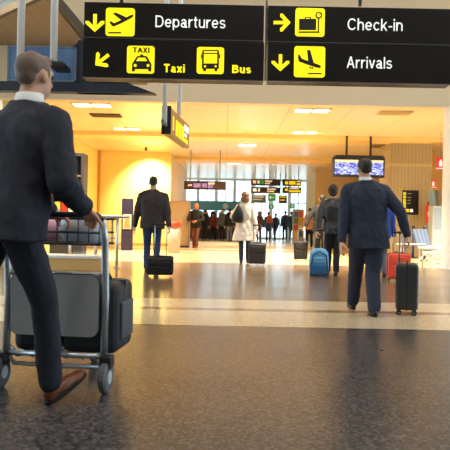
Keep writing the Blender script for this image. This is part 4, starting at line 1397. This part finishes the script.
# bags in the basket
def plastic_bag(x, y, w, d, h, m, label, sd):
    bm = new_bm()
    rings = []
    for z, f in ((0, .85), (.25, 1.0), (.55, 1.02), (.8, .9), (1.0, .6)):
        rr_ = sring((0, 0, z * h), w / 2 * f, d / 2 * f, 2.8, 24)
        rings.append([v + Vector((1, 1, .3)) * .012 * noise.noise(v * 22 + Vector((sd, 0, 0))) for v in rr_])
    add_loft(bm, rings)
    o = obj('shopping_bag', bm, m, None, True)
    o.location = on_cart(x, y, .845)
    o.rotation_euler = (0, 0, crz)
    tag(o, label, 'bag', 'bags in the trolley basket')
plastic_bag(.11, .145, .26, .2, .17, mat('bag_pale_blue', (206, 216, 228), .4), 'pale blue bag in the trolley basket under the hand', 1.0)
plastic_bag(-.14, .155, .2, .17, .13, mat('bag_pink', (206, 150, 170), .4), 'pink bag in the trolley basket beside the pale blue one', 4.0)

# ------------------------------------------------------------------ left background
# guard rail with glass
r0, r1 = G(66, 268), G(121, 268)
rl = thing('guard_rail', 'steel guard rail with glass infill and a round post in front of the yellow wall', 'railing', (r1.x, r1.y, 0))
ll = r0.x - r1.x
bm = new_bm()
add_tube(bm, [(ll, 0, 1.05), (.08, 0, 1.05), (.14, .05, 1.05)], .03, 12)
add_tube(bm, [(ll, 0, .62), (-.1, 0, .62)], .015, 8)
obj('handrail', bm, M_CHROME, rl, True)
for x in (-.09, ll * .5, ll):
    bm = new_bm(); add_tube(bm, [(x, 0, 0), (x, 0, 1.04)], .032, 12); add_tube(bm, [(x, 0, 0.0), (x, 0, .02)], .07, 12); obj('post', bm, M_CHROME, rl, True)
bm = new_bm(); add_box(bm, ll + .06, -.15, -.006, .006, .28, .98); obj('glass_panel', bm, glass_mat('rail_glass', (.86, .92, .95), .14), rl)
# low plinth behind the rail
pq = G(90, 276)
ph_ = thing('plinth', 'low white topped plinth with a wood front behind the trolley', 'plinth', (-3.25, 11.6, 0))
bm = new_bm(); add_box(bm, -1.6, .88, 0, .6, 0, .22); obj('base', bm, mat('plinth_wood', (216, 176, 112), .5, var=.08), ph_)
bm = new_bm(); add_box(bm, -1.62, .9, -.02, .62, .22, .28, bev=.01); obj('top', bm, mat('plinth_white', (226, 224, 218), .4), ph_)
# purple information stand
st = thing('information_stand', 'tall dark purple information stand with a small poster against the yellow wall', 'stand', G(126.5, 252), 0)
bm = new_bm(); add_plate(bm, round_rect(-.18, .18, .03, 1.68, .04), 0, .08); obj('panel', bm, mat('stand_purple', (34, 25, 54), .5), st)
bm = new_bm(); add_box(bm, -.13, .13, -.012, 0, .72, 1.18); po = obj('poster', bm, mat('poster_pale', (212, 190, 160), .5), st)
bm = new_bm(); add_plate(bm, [(-.1, .76), (.1, .76), (.08, .98), (0, 1.14), (-.07, 1.0)], -.018, -.012); obj('poster_figure', bm, mat('poster_orange', (206, 130, 70), .5), po)
bm = new_bm(); add_box(bm, -.24, .24, -.12, .2, 0, .04, bev=.01); obj('base', bm, mat('stand_base', (206, 190, 168), .4), st)
# display case with coloured packets against the left wall
dp = thing('display_case', 'dark framed display case of coloured packets behind the front man arm', 'display case', (P(66, 230, 15.5).x, 15.5, 0))
bm = new_bm()
add_box(bm, -.42, -.36, 0, .5, 0, 2.7); add_box(bm, .36, .42, 0, .5, 0, 2.7); add_box(bm, -.36, .36, 0, .5, 2.62, 2.7); add_box(bm, -.36, .36, 0, .5, 0, .75); add_box(bm, -.36, .36, .44, .5, .75, 2.62)
obj('case', bm, mat('case_dark', (44, 38, 40), .5), dp)
for z in (1.15, 1.6, 2.1):
    bm = new_bm(); add_box(bm, -.36, .36, .02, .44, z, z + .03); obj('shelf', bm, mat('case_shelf', (120, 96, 70), .5), dp)
cols = [(226, 180, 60, 'yellow'), (196, 44, 34, 'red'), (232, 220, 190, 'cream'), (150, 60, 40, 'rust')]
base_p = Vector(dp.location)
for j, z in enumerate((1.18, 1.63)):
    for k in range(4):
        c4 = cols[(k + j) % 4]
        bm = new_bm(); add_box(bm, -.07, .07, -.05, .05, 0, .26 + .03 * ((k * 7 + j) % 3), bev=.006)
        add_box(bm, -.072, .072, -.053, -.045, .06, .14)
        o = obj('packet', bm, mat('packet_%s' % c4[3], c4[:3], .5)); o.location = base_p + Vector((-.27 + k * .18, .15, z))
        tag(o, '%s packet on the %s shelf of the dark display case' % (c4[3], ('lower', 'upper')[j]), 'packet', 'packets in the display case')
# taupe kiosk and bin
ko = thing('kiosk_cabinet', 'tall taupe metal cabinet standing at the end of the yellow wall', 'cabinet', G(179, 247.5), 0)
bm = new_bm(); add_box(bm, -.42, .38, 0, .6, .06, 1.78, bev=.02); obj('body', bm, mat('kiosk_taupe', (166, 146, 116), .5, var=.05), ko)
bm = new_bm(); add_box(bm, -.38, .34, -.015, 0, .12, 1.70, bev=.006); o = obj('door', bm, mat('kiosk_door', (176, 156, 126), .5), ko)
bm = new_bm(); add_box(bm, .27, .30, -.05, -.015, .85, 1.02, bev=.006); obj('handle', bm, M_STEEL, o)
bm = new_bm(); add_box(bm, -.4, .36, .02, .58, 0, .06); obj('plinth', bm, M_DKPL, ko)
gb = thing('litter_bin', 'grey bin with an orange red lid standing before the taupe cabinet', 'bin', G(174, 253), 0)
bm = new_bm(); add_loft(bm, [sring((0, 0, z), r_, r_ * .8, 3.5) for z, r_ in ((0, .17), (.4, .19), (.82, .20))]); obj('bin_body', bm, mat('bin_grey', (176, 166, 150), .5), gb, True)
bm = new_bm(); add_loft(bm, [sring((0, 0, z), r_, r_ * .8, 3.5) for z, r_ in ((.82, .215), (.93, .215), (.99, .15))]); obj('lid', bm, mat('bin_lid', (232, 74, 34), .5), gb, True)

# ------------------------------------------------------------------ far shop under the glazing
fs = thing('shop_stall', 'far stall under a teal band left of the woman in cream', 'stall', (P(212, 230, 36).x, 36.0, 0))
kf = 36 / FPX
bm = new_bm(); add_box(bm, -27 * kf, 30 * kf, 0, .5, 1.72, 2.28); f_ = obj('band', bm, mat('stall_teal', (84, 148, 164), .5), fs)
bm = new_bm(); add_tube(bm, [(13 * kf, -.02, 1.98), (13 * kf, 0, 1.98)], .17, 20); obj('round_mark', bm, mat('stall_mark', (190, 214, 220), .5), f_)
bm = new_bm(); add_box(bm, -27 * kf, -26 * kf, 0, .5, 0, 1.72); add_box(bm, 29 * kf, 30 * kf, 0, .5, 0, 1.72); obj('post', bm, M_STEEL, fs)
bm = new_bm(); add_box(bm, -26 * kf, 28 * kf, .3, .5, .0, 1.3); obj('back_board', bm, mat('stall_dark', (62, 44, 44), .7, var=.4, vscale=3), fs)
bm = new_bm(); add_box(bm, -14 * kf, 8 * kf, -.5, 0, .62, .68); add_box(bm, -13.5 * kf, -12.5 * kf, -.45, -.05, 0, .62); add_box(bm, 6.5 * kf, 7.5 * kf, -.45, -.05, 0, .62)
obj('counter', bm, mat('stall_counter', (112, 50, 48), .6), fs)
for k in range(7):
    cc = [(120, 40, 44), (40, 36, 48), (180, 120, 90), (60, 60, 84), (200, 190, 180), (90, 40, 40), (50, 50, 56)][k]
    bm = new_bm(); add_loft(bm, [sring((0, 0, z), rx, .06, 3) for z, rx in ((0, .2), (.5, .17), (.72, .18), (.78, .06))])
    o = obj('hanging_garment', bm, mat('garment_%d' % k, cc, .85), None, True)
    o.location = fs.location + Vector(((-23 + 8 * k) * kf, .12, .86))
    tag(o, '%s garment hung under the teal band of the far stall' % ['dark red', 'black', 'tan', 'slate blue', 'pale', 'maroon', 'charcoal'][k], 'garment', 'garments on the far stall')
bm = new_bm(); add_tube(bm, [(-26 * kf, .12, 1.655), (29 * kf, .12, 1.655)], .015, 8); obj('rail', bm, M_STEEL, fs)
# display totem with coloured covers at the right end of the far window
tt = thing('magazine_stand', 'narrow magazine stand with coloured covers before the far right wall', 'stand', G(298, 243.5))
bm = new_bm(); add_box(bm, -.28, .28, 0, .3, 0, 1.75, bev=.02); obj('frame', bm, mat('stand_grey', (170, 166, 160), .5), tt)
for k in range(4):
    for q in range(2):
        bm = new_bm(); add_box(bm, -.23 + .24 * q, -.02 + .24 * q, -.02, 0, .35 + .33 * k, .62 + .33 * k)
        obj('cover', bm, mat('cover_%d' % ((k * 2 + q) % 5), [(208, 170, 60), (70, 120, 160), (200, 90, 60), (220, 210, 190), (90, 120, 90)][(k * 2 + q) % 5], .5), tt)

# ------------------------------------------------------------------ right background
# beam seating
bs = thing('beam_seating', 'row of airport seats with slate blue backs on a white beam by the white column', 'seating', (P(430, 250, 15.4).x, 15.4, 0), R(58))
kq = 15.2 / FPX
bm = new_bm()
add_box(bm, -.62, .9, -.05, .05, .30, .36)
for x in (-.5, .25, .8):
    add_tube(bm, [(x, -.28, .0), (x, 0, .30)], .018, 8); add_tube(bm, [(x, .28, .0), (x, 0, .30)], .018, 8); add_tube(bm, [(x, -.30, .012), (x, .30, .012)], .016, 8)
obj('beam', bm, M_WHITE, bs)
M_SEATB = mat('seat_back_slate', (82, 98, 124), .5)
M_SEATW = mat('seat_pale', (226, 222, 216), .5)
for k in range(4):
    x = -.36 + .36 * k
    bm = new_bm(); add_box(bm, x - .165, x + .165, -.28, .18, .42, .47, bev=.015); obj('seat', bm, M_SEATW, bs)
    bm = new_bm()
    Mx = Matrix.Translation((x, .20, .47)) @ Matrix.Rotation(R(-16), 4, 'X') @ Matrix.Rotation(R(0), 4, 'Z')
    add_box(bm, -.16, .16, -.02, .02, 0, .46, Mx, bev=.012); obj('backrest', bm, M_SEATB, bs)
    bm = new_bm(); add_box(bm, x - .02, x + .02, -.03, .2, .34, .43); obj('bracket', bm, M_STEEL, bs)
tb = thing('side_table', 'pale low table with steel legs in front of the airport seats', 'table', (P(418, 250, 14.3).x, 14.5, 0))
bm = new_bm(); add_box(bm, -.42, .22, -.16, .16, .53, .56, bev=.008); obj('table_top', bm, M_SEATW, tb)
for x in (-.32, .14):
    for y in (-.12, .12):
        bm = new_bm(); add_tube(bm, [(x, y, 0), (x, y, .53)], .014, 8); obj('leg', bm, M_CHROME, tb, True)
# barrier posts
for px, py, lab in ((404, 259, 'slim blue barrier post nearest the navy suited man'), (412.8, 258, 'middle slim blue barrier post before the clad pillar'), (424, 261, 'slim blue barrier post beside the airport seats')):
    t = thing('barrier_post', lab, 'barrier post', G(px, py), 0, 'blue barrier posts')
    bm = new_bm(); add_tube(bm, [(0, 0, .02), (0, 0, .92)], .036, 14); obj('post', bm, mat('post_blue', (46, 66, 112), .45), t, True)
    bm = new_bm(); add_tube(bm, [(0, 0, .90), (0, 0, 1.0)], .048, 14); obj('belt_head', bm, M_DKPL, t, True)
    bm = new_bm(); add_tube(bm, [(0, 0, 0), (0, 0, .02), (0, 0, .04)], [.16, .16, .05], 20); obj('base', bm, M_DKPL, t)
# fire point signs
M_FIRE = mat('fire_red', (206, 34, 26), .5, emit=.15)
def fire_sign(px, py, d, w, h, label, m):
    t = thing('fire_sign', label, 'sign', P(px, py, d))
    bm = new_bm(); add_box(bm, -w / 2, w / 2, 0, .02, -h / 2, h / 2, bev=.003); obj('plate', bm, m, t)
    bm = new_bm()
    add_box(bm, -.05 * w / .3, .05 * w / .3, -.006, 0, -h * .22, h * .165); add_box(bm, -.02 * w / .3, .02 * w / .3, -.006, 0, h * .16, h * .32)
    obj('symbol', bm, M_WHITE_T, t)
    bm = new_bm(); add_box(bm, -w * .48, w * .48, -.004, 0, -h * .42, -h * .36); obj('white_line', bm, M_WHITE_T, t)
    bm = new_bm(); add_tube(bm, [(0, .01, h / 2), (0, .01, HC - t.location.z)], .008, 8); obj('cord', bm, M_STEEL, t)
fire_sign(440.6, 163.5, 17.5, .26, .36, 'red hanging fire point sign with a white extinguisher symbol, higher of the two', M_FIRE)
fire_sign(433.2, 184, 19.4, .22, .28, 'orange red fire point sign lower beside the clad pillar', mat('fire_orange', (222, 74, 24), .5, emit=.15))
# cabinet unit with leaning folders and two extinguishers
un = thing('service_cabinet', 'pale grey service cabinet between the red extinguishers by the white column', 'cabinet', (P(437, 230, 18.2).x, 18.2, 0))
bm = new_bm(); add_box(bm, -.14, .17, 0, .4, 0, 1.62, bev=.015); obj('body', bm, mat('cabinet_pale', (176, 186, 196), .45), un)
bm = new_bm(); add_box(bm, -.11, .14, -.015, 0, .9, 1.55, bev=.004); obj('door', bm, mat('cabinet_door', (150, 168, 186), .4), un)
for k, (x, c3, nm) in enumerate(((-.08, (112, 140, 156), 'blue grey'), (.03, (96, 80, 64), 'brown'), (.135, (120, 104, 84), 'tan'))):
    bm = new_bm(); add_box(bm, -.05, .05, 0, .3, 0, .46, Matrix.Rotation(R(-7), 4, 'Y'), bev=.006); add_box(bm, -.03, .03, -.004, 0, .1, .2, Matrix.Rotation(R(-7), 4, 'Y'))
    o = obj('box_file', bm, mat('file_%d' % k, c3, .6)); o.location = un.location + Vector((x, .05, 1.63))
    tag(o, '%s box file leaning on top of the pale grey service cabinet' % nm, 'box file', 'box files on the service cabinet')
def extinguisher(px, py, d, label):
    p_ = P(px, py, d)
    t = thing('fire_extinguisher', label, 'fire extinguisher', (p_.x, p_.y, p_.z), 0, 'fire extinguishers')
    bm = new_bm(); add_tube(bm, [(0, 0, 0), (0, 0, .02), (0, 0, .50), (0, 0, .56), (0, 0, .6)], [.085, .095, .095, .07, .03], 20); obj('cylinder', bm, M_FIRE, t, True)
    bm = new_bm(); add_box(bm, -.03, .03, -.03, .08, .6, .65); obj('valve', bm, M_DKPL, t)
    bm = new_bm(); add_tube(bm, [(0, .06, .62), (.1, .04, .58), (.115, 0, .4), (.11, 0, .15)], .012, 8); obj('hose', bm, M_RUB, t, True)
    bm = new_bm(); add_box(bm, -.06, .06, -.1, -.085, .2, .36); obj('plate', bm, M_WHITE, t)
    bm = new_bm(); add_tube(bm, [(0, .0, -p_.z), (0, 0, 0)], .02, 10); add_tube(bm, [(0, 0, -p_.z), (0, 0, -p_.z + .02)], .12, 16); obj('stand', bm, M_STEEL, t)
extinguisher(428.5, 223, 18.95, 'red fire extinguisher on a stand left of the pale grey cabinet')
extinguisher(443.5, 223, 18.95, 'red fire extinguisher on a stand right of the pale grey cabinet')
